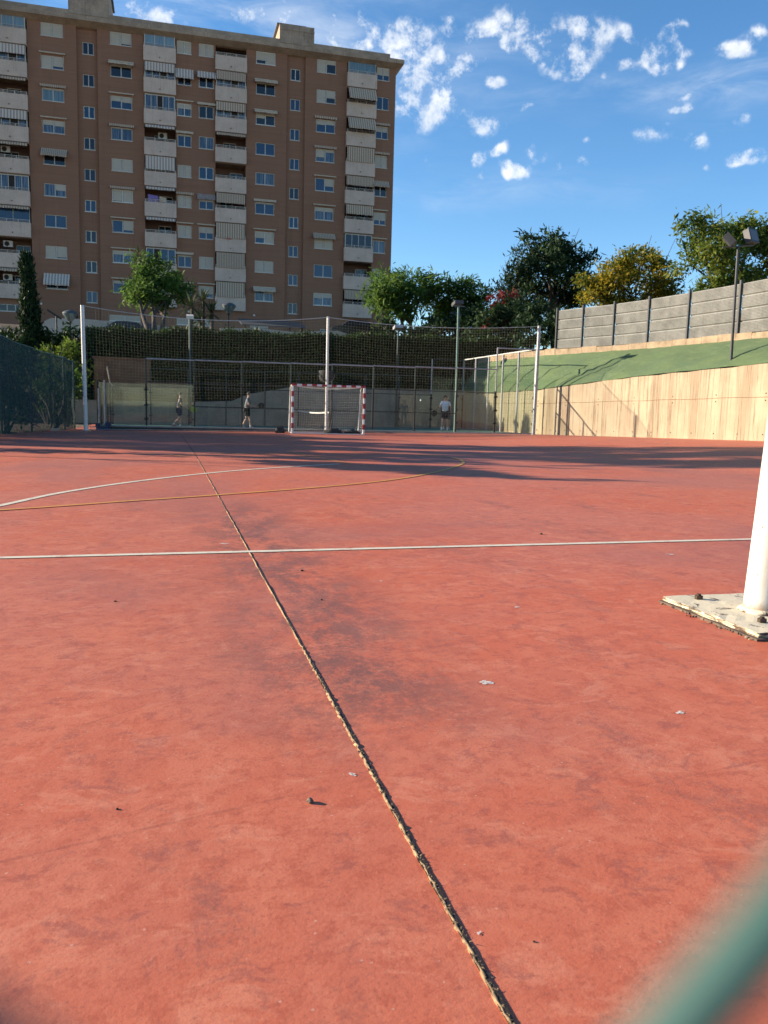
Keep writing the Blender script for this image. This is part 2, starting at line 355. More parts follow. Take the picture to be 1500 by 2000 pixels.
def paintmat(name, col):
    ma, t, b, oc = newmat(name)
    n = t.noise(oc, 6, 8, .75); n2 = t.noise(oc, 60, 3, .7)
    t.put(b.inputs['Base Color'], t.mix(t.ramp(t.math('ADD', t.math('MULTIPLY', n, .7), t.math('MULTIPLY', n2, .3)), .49, .62), col, tuple(col[i]*.45+(.46, .13, .09)[i]*.5 for i in range(3))))
    b.inputs['Roughness'].default_value = .6; return ma
M['pw'] = paintmat('worn_white_line_paint', (.72, .66, .50)); M['py'] = paintmat('worn_yellow_line_paint', (.62, .32, .06)); M['pf'] = paintmat('faded_white_line_paint', (.52, .30, .22))
def line(pts, w, ma, dz=.004, curve=True):
    P = smooth(pts) if curve else [Vector((*p, 0)) for p in pts]
    if not curve:
        Q = []
        for a, c_ in zip(P, P[1:]):
            n = max(1, int((c_-a).length/.8)); Q += [a.lerp(c_, k/n) for k in range(n)]
        P = Q+[P[-1]]
    b = MB(); vs = []
    for i, p in enumerate(P):
        d = (P[min(i+1, len(P)-1)]-P[max(i-1, 0)]).normalized(); nrm = Vector((-d.y, d.x, 0))*w/2*(1+.06*math.sin(i*1.7))
        for q in (p+nrm, p-nrm): vs.append((q.x, q.y, cz(q.x, q.y)+dz))
    b.mesh(vs, [(2*i+1, 2*i+3, 2*i+2, 2*i) for i in range(len(P)-1)])
    return tag(b.build('painted_line', ma), kind='structure')
line([(-6, 6.545), (5.2, 6.52), (10.5, 6.49), (19, 6.45)], .078, M['pw'], .005, False)
line([(-2.75, 7.0), (-2.4, 8.3), (-1.8, 9.85), (-1.32, 11.2), (-.5, 12.7), (.61, 14.2), (1.65, 15.25), (2.87, 16.17), (3.4, 16.5)], .095, M['pw'], .005)
line([(-4.2, 8.25), (-1.72, 9.43), (-.46, 10.15), (.62, 10.76), (2.34, 11.86), (3.6, 12.95), (4.73, 14.36), (5.79, 16.06), (6.3, 17.16), (6.58, 18.3), (6.55, 19.1), (6.25, 19.8), (5.6, 20.3)], .07, M['py'], .009)
line([(2.95, 21.1), (3.63, 16.6)], .05, M['py'], .007, False)
line([(.5, 18.85), (.0, 19.37), (.45, 19.75), (2.9, 20.2)], .05, M['py'], .007, False)
line([(5.9, 19.5), (6.2, 19.9), (6.6, 19.6)], .07, M['py'], .012, False)
line([(3.1, 23.2), (5.6, 23.4), (9.5, 23.2), (13.5, 21.6)], .05, M['pf'], .006)
line([(8.4, 24.6), (13.6, 24.7)], .05, M['pf'], .006, False)
line([(-5.2, 29.4), (-4.2, 33.5), (-3.6, 36.0)], .06, M['pf'], .006, False)
# the sawn joint that runs away from the camera, with a tan filler rope
b = MB(); vs = []; YS = [.1+i*.05 for i in range(60)]+[3.1+i*.3 for i in range(97)]
for i, y in enumerate(YS):
    w = .0064*(1+.25*math.sin(i*2.3)+.2*rng.normal()*.6)
    x = .625-.0095*max(y-20, 0)
    for q in (x-w, x+w): vs.append((q, y, cz(q, y)+.0035))
b.mesh(vs, [(2*i, 2*i+1, 2*i+3, 2*i+2) for i in range(len(YS)-1)])
tag(b.build('expansion_joint', mat('dark_joint_gap', (.035, .024, .018), .95, .4, 30)), kind='structure')
b = MB(); y = .1; pts = []; rd = []
while y < 18:
    pts.append((.623+rng.normal()*.0016, y, cz(.62, y)+.0012+rng.normal()*.0008)); rd.append(max(.003, .0045+rng.normal()*.0015)); y += .016 if y < 4 else .12
b.tube(pts, rd, 6)
for k in range(1000):
    y = .9+abs(rng.normal())*2.2; x = .624+rng.normal()*.0042; L = .003+rng.random()*.007; a = rng.random()*6.28
    z = cz(x, y)+.003+rng.random()*.0025; d = Vector((math.cos(a), math.sin(a), rng.normal()*.2))*L; e = Vector((-d.y, d.x, .001)).normalized()*.0016
    b.face([Vector((x, y, z))+e, Vector((x, y, z))-e, Vector((x, y, z))+d])
M['rope'] = mat('tan_joint_filler', (.50, .33, .17), .95, .6, 60, col2=(.17, .11, .06))
tag(b.build('joint_filler', M['rope']), kind='stuff')
# ------------------------------------------------------------------ ball-stop net on three posts
YN, HN = 36.29, 5.05
NX = [-3.25, 6.81, 16.79]
net = thing('ball_stop_net', (6.81, YN, cz(6.81, YN)), 'tall pale ball-stop net slung between three slim posts across the far end of the court', 'sports net')
for i, x in enumerate(NX):
    b = MB(); z = cz(x, YN); lean = (-.06, 0, .03)[i]
    b.tube([(x, YN, z-.05), (x+lean, YN, z+HN)], [.085, .075] if i != 1 else [.06, .055], 12)
    b.tube([(x, YN, z-.04), (x, YN, z+.02)], .12, 12)
    tag(b.build('post', [M['white'], M['white'], M['galv']][i], net), ['white painted left post', 'thin white middle post', 'weathered grey right post'][i])
def topz(x):
    a, c_ = (NX[0], NX[1]) if x < NX[1] else (NX[1], NX[2]); u = (x-a)/(c_-a)
    return cz(x, YN)+HN-.03-(.34 if x < NX[1] else .24)*4*u*(1-u)
b = MB(); ST = .0033
xs = np.arange(NX[0]+.08, NX[2], .125)
def ny(x, h): return YN-.10+.05*math.sin(x*.9)*math.sin(h*.6)+.03*math.sin(x*2.3+h)
for x in xs:
    tz = topz(x); zb = cz(x, YN)+.06
    P = [(x+.035*math.sin(h*1.1+x*.7)*math.sin(math.pi*h/HN), ny(x, h), zb+(tz-zb)*h/HN) for h in np.linspace(0, HN, 8)]
    b.tube(P, ST, 3, False)
for k in range(1, 41):
    P = []
    for x in np.linspace(NX[0], NX[2], 60):
        zb = cz(x, YN)+.06; tz = topz(x); h = HN*k/41
        P.append((x, ny(x, h), zb+(tz-zb)*k/41+.02*math.sin(x*1.3+k*.35)))
    b.tube(P, ST, 3, False)
b.build('net', M['cord'], net)
b = MB(); b.tube([(x, YN-.08, topz(x)) for x in np.linspace(NX[0], NX[2], 61)], .013, 5)
b.tube([(x, YN-.08, cz(x, YN)+.06) for x in np.linspace(NX[0], NX[2], 21)], .008, 4)
b.build('top_rope', M['netcol'], net)
# ------------------------------------------------------------------ the red and white goal
YG, XG = 34.81, 5.05; gz0 = cz(6.6, YG)
goal = thing('handball_goal', (XG+1.58, YG, gz0), 'red and white striped goal frame with a pale net before the ball-stop net', 'goal')
def banded(b, p0, p1, n, first):
    p0, p1 = Vector(p0), Vector(p1); d = (p1-p0)
    ax = d.normalized(); e1 = Vector((0, 1, 0))*.04; e2 = ax.cross(Vector((0, 1, 0))).normalized()*.04
    for i in range(n):
        b.m = (i+first) % 2; c_ = p0+d*(i+.5)/n; b.obox(c_, d/n/2, e1, e2)
for s, x in ((0, XG+.04), (1, XG+3.12)):
    b = MB(); banded(b, (x, YG, gz0+.0), (x, YG, gz0+2.0), 9, 1); b.build('goal_post', [M['red'], M['white']], goal)
b = MB(); banded(b, (XG, YG, gz0+2.04), (XG+3.16, YG, gz0+2.04), 15, 0); b.build('crossbar', [M['red'], M['white']], goal)
for x in (XG+.04, XG+3.12):
    b = MB(); b.tube([(x, YG+.05, gz0+2.03), (x, YG+.5, gz0+2.02), (x, YG+.72, gz0+1.9), (x, YG+.82, gz0+1.6), (x, YG+1.05, gz0+.03), (x, YG+.05, gz0+.03)], .02, 8)
    b.build('side_frame', M['white'], goal)
b = MB(); b.tube([(XG+.05, YG+1.05, gz0+.03), (XG+3.11, YG+1.05, gz0+.03)], .02, 8); b.box(XG+.085, XG+3.075, YG-.03, YG+.03, gz0+.005, gz0+.035); b.build('ground_bar', M['white'], goal)
b = MB()
def gn(u, v):                                       # drape of the goal net: u across, v from the crossbar to the ground
    x = XG+.05+3.06*u; sag = math.sin(math.pi*u)
    if v < .35: y = YG+.08+v/.35*.6; z = gz0+2.0-.10*sag*math.sin(math.pi*min(v/.35, 1)*.8)
    else: q = (v-.35)/.65; y = YG+.68+.34*q-.12*sag*math.sin(math.pi*q); z = gz0+1.93-.06*sag*(1-q)-(1.88)*q
    return (x+.02*math.sin(9*v+u*4), y, z)
for u in np.linspace(0, 1, 31): b.tube([gn(u, v) for v in np.linspace(0, 1, 14)], .004, 3, False)
for v in np.linspace(0, 1, 27): b.tube([gn(u, v) for u in np.linspace(0, 1, 13)], .004, 3, False)
for x in (XG+.05, XG+3.11):
    for k in range(1, 9): b.tube([(x, YG+.05+.1*k, gz0+.03), (x, YG+.05+.08*k, gz0+1.98-.03*k)], .0035, 3, False)
    for k in range(1, 19): b.tube([(x, YG+.05, gz0+.1*k), (x, YG+1.0-.015*k, gz0+.1*k)], .0035, 3, False)
b.build('goal_net', M['netcol'], goal)
def heap(name, c, rx, ry, h, ma, label, cat, seed):
    rr = np.random.default_rng(seed); b = MB(); n, mth = 16, 6; vs = []
    for j in range(mth+1):
        for i in range(n):
            a = 2*math.pi*i/n; q = j/mth; rad = math.cos(q*1.45)**.7; w = 1+.22*rr.normal()*(1-q*.4)
            vs.append((c[0]+rx*rad*math.cos(a)*w, c[1]+ry*rad*math.sin(a)*w, c[2]+h*math.sin(q*1.5)*(1+.25*rr.normal()*q)))
    fs = [(j*n+i, j*n+(i+1) % n, (j+1)*n+(i+1) % n, (j+1)*n+i) for j in range(mth) for i in range(n)]+[tuple(range(mth*n, mth*n+n))]
    b.mesh(vs, fs, True)
    return tag(b.build(name, ma), label, cat)
M['darkcloth'] = mat('dark_net_cloth', (.045, .046, .045), .9, .5, 9, bump=.6)
M['bluecloth'] = mat('navy_blue_plastic', (.02, .035, .10), .6, .3, 6)
heap('net_heap', (7.0, YG+.62, gz0), .40, .22, .20, M['darkcloth'], 'dark crumpled heap of netting inside the goal, beside the middle net post', 'netting', 3)
heap('net_heap', (7.8, YG+.66, gz0), .34, .2, .17, M['darkcloth'], 'dark crumpled heap of netting in the right corner of the goal', 'netting', 4)
heap('sports_bag', (4.72, YG+1.0, cz(4.7, 36)), .22, .18, .24, M['darkcloth'], 'black sports bag lying just left of the goal', 'bag', 5)
# blue-footed pair of poles by the left post
px, py = -2.62, 36.95; tr = thing('net_stand', (px, py, cz(px, py)), 'two thin grey poles standing in a navy blue foot beside the left net post', 'pole stand'); z = cz(px, py)
b = MB(); b.box(px-.28, px+.28, py-.2, py+.2, z, z+.14); b.box(px-.3, px-.12, py-.16, py+.16, z+.14, z+.30); b.box(px+.1, px+.3, py-.16, py+.16, z+.14, z+.33); b.build('foot', M['bluecloth'], tr)
for dx, h in ((-.17, 1.75), (.07, 2.1)):
    b = MB(); b.tube([(px+dx, py, z+.1), (px+dx, py, z+h)], .03, 8); b.build('pole', M['galv'], tr)
# dark round basket hung behind the middle post
bk = thing('hanging_basket', (6.85, 36.75, 2.25), 'dark rounded sack with a pale rim hanging behind the middle net post', 'sack')
b = MB(); b.lathe((6.85, 36.75, 2.25), [(.05, .0), (.2, .03), (.31, .16), (.34, .34), (.33, .52), (.30, .56)], 16); b.build('sack', M['darkcloth'], bk)
b = MB(); b.tube([(6.85+.33*math.cos(a), 36.75-.31, 2.25+.36+.33*math.sin(a)) for a in np.linspace(math.pi*1.0, math.pi*2.0, 13)], .013, 5)
b.build('rim', M['cord'], bk)
# ------------------------------------------------------------------ padel court behind the net
PX0, PX1, PY0, PY1 = -2.85, 17.2, 37.3, 47.4
b = MB(); vs = []; xs_ = np.linspace(PX0, PX1, 12)
for y in (PY0, PY1):
    for x in xs_: vs.append((x, y, cz(x, y)+.012))
b.mesh(vs, [(i, i+1, 12+i+1, 12+i) for i in range(11)]); tag(b.build('padel_court_surface', M['teal']), kind='structure')
pad = thing('padel_court_enclosure', (7.2, PY0, cz(7.2, PY0)), 'glass and steel padel court enclosure with dark posts and pale rails behind the net', 'padel court')
def meshpanel(b, p0, p1, z0, z1, cell=.1):
    p0, p1 = Vector((*p0, 0)), Vector((*p1, 0)); n = int((p1-p0).length/cell); r_ = .0013
    for k in range(n+1):
        p = p0.lerp(p1, k/n); b.tube([(p.x, p.y, z0), (p.x, p.y, z1)], r_, 3, False)
    for k in range(int((z1-z0)/cell)+1): b.tube([(p0.x, p0.y, z0+k*cell), (p1.x, p1.y, z0+k*cell)], r_, 3, False)
PXS = [-2.85, -.87, 1.15, 3.2, 5.35, 7.25, 9.17, 11.17, 13.22, 15.2, 17.2]
def wallrun(y, front):
    for i, x in enumerate(PXS):
        z = cz(x, y); end = i in (0, 1, 9, 10)
        b = MB(); h = (4.05 if i in (9, 10) else (2.1 if i == 0 else 3.05))
        b.box(x-.035, x+.035, y-.03, y+.03, z-.05, z+2.02); b.build('lower_post', M['black'], pad)
        b = MB(); b.box(x-.028, x+.028, y-.028, y+.028, z+2.02, z+h); b.build('upper_post', M['darkpole'] if i < 9 else M['galv'], pad)
    for i in range(10):
        x0, x1 = PXS[i]+.045, PXS[i+1]-.045; z = cz((x0+x1)/2, y)
        gl = i in (0, 9) or (front and i in (1, 8)) or i in (1, 8)
        if gl:
            b = MB(); b.box(x0, x1, y-.006, y+.006, z+.06, z+(3.0 if i == 9 else 2.0)); b.build('glass_panel', M['glass'], pad)
            b = MB()
            for zz_ in (.5, 1.1, 1.75): 
                for xx in (x0, x1): b.box(xx-.05, xx+.05, y-.03, y-.012, z+zz_-.04, z+zz_+.04)
            b.build('glass_clamp', M['black'], pad)
        if front:
            b = MB()
            if not gl: meshpanel(b, (x0, y), (x1, y), z+.08, z+3.0, .1)
            elif i in (1, 8): meshpanel(b, (x0, y), (x1, y), z+2.05, z+3.0, .1)
            elif i == 9: meshpanel(b, (x0, y), (x1, y), z+3.05, z+4.0, .1)
            else: meshpanel(b, (x0, y), (x1, y), z+2.05, z+3.0, .1)
            b.build('mesh_panel', M['wiremesh'], pad)
    b = MB()
    for i in range(10):
        x0, x1 = PXS[i], PXS[i+1]; zz_ = cz((x0+x1)/2, y); h = 4.05 if i == 9 else 3.05
        if i > 0: b.tube([(x0, y, zz_+h), (x1, y, zz_+h)], .035 if front else .028, 6)
    b.build('top_rail', M['galv'] if front else M['darkpole'], pad)
    b = MB(); b.box(PXS[1]+.04, PXS[9]-.04, y-.02, y+.02, cz(7, y)+2.0, cz(7, y)+2.045)
    b.box(PXS[2]+.04, PXS[8]-.04, y-.018, y+.018, cz(7, y)+.98, cz(7, y)+1.02); b.build('middle_rail', M['black'], pad)
wallrun(PY0, True); wallrun(PY1, False)
b = MB(); b.box(PX0, PX1, PY0-.1, PY0-.045, -.02, .20); b.build('kerb', mat('pale_kerb', (.36, .35, .31), .8, .2, 5), pad)
b = MB(); b.box(PX0-.03, PX1+.03, PY0-.13, PY0-.1, -.02, .135); b.build('base_rail', M['black'], pad)
for x in (PX0, PX1):                                # the two end walls
    z = cz(x, 42)
    ys = [PY0+i*(PY1-PY0)/5 for i in range(6)]; L_ = x == PX0
    for i in range(5):
        y0, y1 = ys[i]+.045, ys[i+1]-.045; b = MB(); b.box(x-.006, x+.006, y0, y1, z+.06, z+(2.0 if L_ else 3.0)); b.build('glass_panel', M['glass'], pad)
        if not L_: b = MB(); meshpanel(b, (x, y0), (x, y1), z+3.05, z+4.0, .12); b.build('mesh_panel', M['wiremesh'], pad)
    for y in ys[1:5]:
        b = MB(); b.box(x-.04, x+.04, y-.04, y+.04, z-.05, z+(2.1 if L_ else 4.05)); b.build('upper_post', M['black'] if L_ else M['galv'], pad)
    b = MB(); b.tube([(x, PY0, z+4.08), (x, PY1, z+4.08)] if not L_ else [(x, 43.4, z+2.9), (x, 45.4, z+2.2), (x, PY1, z+2.05)], .035 if not L_ else .03, 8); b.build('top_rail', M['netcol'], pad)
pn = thing('padel_net', (7.2, 42.3, cz(7.2, 42)), 'low dark net with a white top band across the middle of the padel court', 'padel net')
zc = cz(7.2, 42)
b = MB(); P = [(7.2, y, zc+.9-.06*math.sin(math.pi*(y-37.6)/9.5)) for y in np.linspace(37.6, 47.1, 13)]
for a, c_ in zip(P, P[1:]): b.obox((Vector(a)+Vector(c_))/2, (Vector(c_)-Vector(a))/2, (.012, 0, 0), (0, 0, .035))
b.build('top_band', M['netcol'], pn)
b = MB()
for y in np.arange(37.6, 47.15, .1): b.tube([(7.2, y, zc+.02), (7.2, y, zc+.86-.06*math.sin(math.pi*(y-37.6)/9.5))], .004, 3, False)
for k in range(9): b.tube([(7.2, 37.6, zc+.03+k*.1), (7.2, 47.1, zc+.03+k*.1)], .004, 3, False)
b.build('mesh', M['black'], pn)
for y in (37.6, 47.1):
    b = MB(); b.tube([(7.2, y, zc), (7.2, y, zc+.95)], .04, 8); b.build('post', M['black'], pn)
# ------------------------------------------------------------------ concrete wall behind the padel court
b = MB(); yb = 48.3
prof = [(-6, 1.25), (1.2, 1.28), (3.6, 1.42), (4.6, 1.85), (6.2, 2.15), (7.2, 2.35), (17.5, 2.45)]
for (x0, z0), (x1, z1) in zip(prof, prof[1:]):
    vs = [(x0, yb, -.5), (x1, yb, -.5), (x1, yb, z1), (x0, yb, z0), (x0, yb+.35, -.5), (x1, yb+.35, -.5), (x1, yb+.35, z1), (x0, yb+.35, z0)]
    b.mesh(vs, [(0, 1, 2, 3), (3, 2, 6, 7), (5, 4, 7, 6)])
tag(b.build('concrete_wall', M['conc']), 'grey concrete back wall stepping up to the right behind the padel court', 'wall')
b = MB(); b.box(-3.9, -.9, 48.85, 49.2, .3, 3.55); b.box(-4.0, -.85, 48.8, 49.25, 3.55, 3.65); b.box(-.9, 1.3, 48.75, 49.1, .3, 2.38)
tag(b.build('brick_wall', M['terra']), 'terracotta brick wall in two steps behind the left end of the padel court', 'wall')
# ------------------------------------------------------------------ retaining wall with stains, slope, ledge, panel fence
ma, t, bs, oc = newmat('stained_formed_concrete')
s1_ = t.noise(t.scale(oc, (1, 1, .06)), 1.5, 7, .7); s2_ = t.noise(t.scale(oc, (1, 1, .035)), 12, 5, .75); n_ = t.noise(oc, 1.2, 6, .6); fn = t.noise(oc, 28, 4, .7)
c = t.mix(t.ramp(n_, .3, .7), (.405, .335, .228), (.35, .28, .185))
c = t.mix(t.math('MULTIPLY', t.ramp(s1_, .47, .62), .62), c, (.25, .18, .115))
c = t.mix(t.math('MULTIPLY', t.ramp(s2_, .52, .64), .68), c, (.10, .075, .05))
c = t.mix(t.math('MULTIPLY', t.ramp(fn, .5, .7), .35), c, (.24, .16, .09))
sz = t.n.new('ShaderNodeSeparateXYZ'); t.put(sz.inputs[0], oc)
tie = t.math('FRACT', t.math('DIVIDE', sz.outputs[1], 1.12)); tie = t.math('LESS_THAN', t.math('ABSOLUTE', t.math('SUBTRACT', tie, .5)), .009)
c = t.mix(t.math('MULTIPLY', tie, .35), c, (.2, .13, .07))
moss = t.math('MULTIPLY', t.ramp(s2_, .48, .66), t.ramp(sz.outputs[1], 34, 38))
c = t.mix(t.math('MULTIPLY', moss, .5), c, (.16, .17, .08))
t.put(bs.inputs['Base Color'], c); bs.inputs['Roughness'].default_value = .9; bs.inputs['Specular IOR Level'].default_value = .2
t.put(bs.inputs['Normal'], t.bump(t.math('ADD', fn, t.math('MULTIPLY', tie, -.6)), .25, .015)); M['rwall'] = ma
rw = thing('retaining_wall', (wallx(30), 30, lerp(WBASE, 30)), 'long sunlit concrete retaining wall with rusty streaks along the right of the court', 'wall')
def wallgrid(b, z_of, off=0.):
    pass
b = MB(); ys = [14.5+i*.75 for i in range(47)]; vs = []; NZ = 7
for y in ys:
    jt = .05*rng.normal()
    for k in range(NZ+1):
        q = k/NZ; zb, zt = lerp(WBASE, y)-.3, lerp(WTOP, y)+.02*math.sin(y*3.1)+.012*rng.normal()
        vs.append((wallx(y)+.012*rng.normal()*0, y, zb+(zt-zb)*q))
    zt = vs[-1][2]; vs.append((wallx(y)+.3, y, zt)); vs.append((wallx(y)+.3, y, zt-1.2))
n = NZ+3
b.mesh(vs, [(i*n+k, (i+1)*n+k, (i+1)*n+k+1, i*n+k+1)[::-1] for i in range(len(ys)-1) for k in range(n-1)])
b.build('wall_face', M['rwall'], rw)
b = MB()                                            # form-tie holes and the pour line
for i, y in enumerate(np.arange(15.2, 38, 1.12)):
    for h in (.22, 1.38, 1.62):
        if h > 1 and i % 2: continue
        x, z = wallx(y), lerp(WBASE, y)+h
        b.tube([(x-.006, y, z), (x+.02, y, z)], .026, 7)
b.build('tie_hole', M['dark'], rw)['kind'] = 'stuff'
b = MB(); b.tube([(wallx(y)-.001, y, lerp(WBASE, y)+1.5+.01*math.sin(y*2)) for y in np.arange(15, 47, .6)], .009, 4); b.build('pour_joint', mat('brown_pour_line', (.2, .12, .06), .9, .4, 6), rw)
ma, t, bs, oc = newmat('artificial_turf')
n_ = t.noise(oc, .8, 5, .6); n2_ = t.noise(t.scale(oc, (1.2, .5, 1)), 3.2, 6, .7, .6); n3_ = t.noise(oc, 40, 3, .7)
c = t.mix(t.ramp(n_, .3, .7), (.105, .155, .055), (.082, .13, .058)); c = t.mix(t.math('MULTIPLY', t.ramp(n2_, .5, .72), .55), c, (.18, .22, .09)); c = t.mix(t.math('MULTIPLY', t.ramp(n3_, .45, .8), .5), c, (.055, .085, .04))
t.put(bs.inputs['Base Color'], c); bs.inputs['Roughness'].default_value = .9; t.put(bs.inputs['Normal'], t.bump(t.math('ADD', n3_, t.math('MULTIPLY', n2_, 2)), .7, .03))
b = MB(); vs = []; NU = 12; ys = [14.5+i*.6 for i in range(58)]
for y in ys:
    for k in range(NU+1):
        q = k/NU; x = wallx(y)-.02+(lerp(LEDGE, y)+.1-wallx(y))*q; z0, z1 = lerp(WTOP, y)+.03, 4.30
        z = z0+(z1-z0)*q**.85+.045*math.sin(y*2.1+q*5)*math.sin(q*3.1)+.03*rng.normal()*(.3+math.sin(q*3.1))
        vs.append((x, y, z))
n = NU+1
b.mesh(vs, [(i*n+k, i*n+k+1, (i+1)*n+k+1, (i+1)*n+k) for i in range(len(ys)-1) for k in range(NU)], True)
tag(b.build('turf_slope', ma), kind='structure')
b = MB()
for (y0, x0), (y1, x1) in zip(LEDGE, LEDGE[1:]):
    n = max(1, int((y1-y0)/.8))
    for k in range(n):
        ya, yb_ = y0+(y1-y0)*k/n, y0+(y1-y0)*(k+1)/n; xa, xb = x0+(x1-x0)*k/n, x0+(x1-x0)*(k+1)/n
        zt = 4.53+.015*rng.normal(); c_ = Vector(((xa+xb)/2+.16, (ya+yb_)/2, (zt+3.8)/2)); d = Vector((xb-xa, yb_-ya, 0))/2*.985
        b.obox(c_, d, (.17, 0, 0), (0, 0, (zt-3.8)/2))
tag(b.build('stone_ledge', M['stone']), 'low pale stone ledge at the top of the green slope under the grey panel fence', 'ledge')
pf = thing('panel_fence', (21.6, 31, 4.45), 'tall grey corrugated panel fence on a stone ledge above the green slope', 'fence')
M['panel'] = mat('grey_corrugated_panel', (.185, .182, .162), .65, .35, 1.6, streak=.3)
M['fpost'] = mat('dark_grey_fence_steel', (.055, .056, .058), .55, .3, 5)
FP = [(40.2, 19.62), (38.5, 20.2), (36.6, 20.85), (34.4, 21.35), (31.9, 21.72), (29.0, 22.03), (25.8, 22.2), (22.4, 22.35), (19, 22.45)]
for i, (y, x) in enumerate(FP):
    b = MB(); b.box(x-.05, x+.05, y-.045, y+.045, 4.25, 6.62); b.build('post', M['fpost'], pf)
for (y0, x0), (y1, x1) in zip(FP, FP[1:]):
    b = MB(); a, c_ = Vector((x0+.06, y0-.07, 0)), Vector((x1+.06, y1+.07, 0)); nrm = Vector((-(c_-a).y, (c_-a).x, 0)).normalized()
    if nrm.x > 0: nrm = -nrm
    prof = []
    for k in range(4):
        z0 = 4.5+k*.5
        for j in range(8): prof += [(z0+.04+j*.054, .012), (z0+.067+j*.054, .03)]
        prof += [(z0+.475, .02), (z0+.48, -.045), (z0+.5, -.045)]
    vs = []
    for z, o_ in prof: vs += [a+nrm*o_+Vector((0, 0, z)), c_+nrm*o_+Vector((0, 0, z))]
    b.mesh(vs, [(2*i, 2*i+1, 2*i+3, 2*i+2) for i in range(len(prof)-1)])
    vs2 = [a-nrm*.03+Vector((0, 0, z)) for z in (4.5, 6.5)]+[c_-nrm*.03+Vector((0, 0, z)) for z in (6.5, 4.5)]; b.face(vs2)
    b.build('panel', M['panel'], pf)
# ------------------------------------------------------------------ left green screened fence
ma = bpy.data.materials.new('green_shade_netting'); ma.use_nodes = True; t = NT(ma.node_tree); bs = t.n['Principled BSDF']; tc = t.n.new('ShaderNodeTexCoord')
n_ = t.noise(t.scale(tc.outputs['Object'], (1, 1, .3)), 1.4, 6, .7); n2_ = t.noise(tc.outputs['Object'], 9, 4, .7)
t.put(bs.inputs['Base Color'], t.mix(t.ramp(n_, .35, .65), (.016, .052, .036), (.010, .032, .038))); bs.inputs['Roughness'].default_value = .85
tp = t.n.new('ShaderNodeBsdfTransparent'); mx = t.n.new('ShaderNodeMixShader'); t.put(mx.inputs[0], t.math('ADD', t.math('MULTIPLY', t.ramp(n2_, .3, .7), .14), .74))
t.l.new(tp.outputs[0], mx.inputs[1]); t.l.new(bs.outputs[0], mx.inputs[2]); t.l.new(mx.outputs[0], t.n['Material Output'].inputs[0])
FL = [(-6.75, 24.5, 3.35), (-6.15, 28.0, 3.35), (-5.55, 31.2, 3.32), (-4.95, 33.7, 3.1), (-4.5, 35.6, 3.0), (-4.15, 37.0, 2.95), (-3.9, 38.3, 2.85)]
gf = thing('screened_fence', (-5, 33, -.04), 'dark green shade-netting fence on steel posts along the left side of the court', 'fence')
for x, y, h in FL:
    b = MB(); b.tube([(x, y, -.1), (x, y, h+.03)], .035, 8); b.build('post', M['greenpole'], gf)
b = MB(); vs = []; P = []
for (x0, y0, h0), (x1, y1, h1) in zip(FL, FL[1:]):
    for k in range(8): u = k/8; P.append((x0+(x1-x0)*u+.05+.03*math.sin(u*9+x0), y0+(y1-y0)*u, (h0+(h1-h0)*u)-.03*math.sin(math.pi*u)))
P.append((FL[-1][0]+.05, FL[-1][1], FL[-1][2]))
for x, y, h in P:
    for k in range(6): vs.append((x+.035*rng.normal()*(0 < k < 5), y, -.05+(h+.05)*k/5))
b.mesh(vs, [(i*6+k, (i+1)*6+k, (i+1)*6+k+1, i*6+k+1) for i in range(len(P)-1) for k in range(5)], True)
b.build('shade_netting', ma, gf)
b = MB(); b.tube([(x, y, h) for x, y, h in P], .018, 5); b.build('top_wire', M['greenpole'], gf)
# ------------------------------------------------------------------ poles and lamps
def fixture(b, c, w, h, d, tilt, yaw=0):
    c = Vector(c); rz = Matrix.Rotation(yaw, 3, 'Z'); ry = Matrix.Rotation(tilt, 3, 'X')
    ax, ay, az = (rz@ry@Vector(v) for v in ((w/2, 0, 0), (0, d/2, 0), (0, 0, h/2)))
    b.obox(c, ax, ay, az); b.obox(c-ay*1.05+az*.0, ax*1.08, ay*.12, az*1.08)
M['lens'] = glassmat('lamp_glass', (.13, .10, .085), None, .2)
def floodlight(t_, c, w, h, d, tilt, yaw):
    b = MB(); fixture(b, c, w, h, d, tilt, yaw); o = b.build('lamp_head', M['fpost'], t_)
    rz = Matrix.Rotation(yaw, 3, 'Z')@Matrix.Rotation(tilt, 3, 'X'); c = Vector(c); b = MB()
    b.obox(c-rz@Vector((0, d*.6, 0)), rz@Vector((w*.44, 0, 0)), rz@Vector((0, .006, 0)), rz@Vector((0, 0, h*.42))); b.build('lens', M['lens'], o)
q0 = (19.95, 26.5); z0 = lerp(WTOP, 26.5)-.1
fl = thing('floodlight_pole', (*q0, z0), 'slim grey floodlight pole with two tilted lamps on top of the sunlit retaining wall', 'floodlight')
b = MB(); b.tube([(*q0, z0), (q0[0]-.07, q0[1], 7.3)], [.06, .045], 10); b.tube([(*q0, z0), (*q0, z0+.25)], .085, 10); b.build('pole', M['fpost'], fl)
b = MB(); b.tube([(q0[0]-.62, 26.62, 7.25), (q0[0]+.5, 26.4, 7.38)], .03, 8); b.build('crossbar', M['grey'], fl)
floodlight(fl, (q0[0]-.42, 26.55, 7.50), .62, .42, .22, R_(-42), R_(52)); floodlight(fl, (q0[0]+.36, 26.42, 7.66), .50, .48, .22, R_(-18), R_(20))
zt = 6.05
gp = thing('padel_floodlight', (13.24, 37.36, cz(13.2, 37)), 'tall green pole with a boxy lamp rising above the right half of the ball-stop net', 'floodlight', None)
b = MB(); b.tube([(13.24, 37.42, 2.0), (13.2, 37.42, zt)], .05, 8); b.tube([(13.24, 37.42, .1), (13.24, 37.42, 3.0)], .06, 8); b.build('pole', M['greenpole'], gp)
b = MB(); fixture(b, (13.2, 37.6, zt+.13), .40, .15, .5, R_(-10)); b.build('lamp_head', M['fpost'], gp)
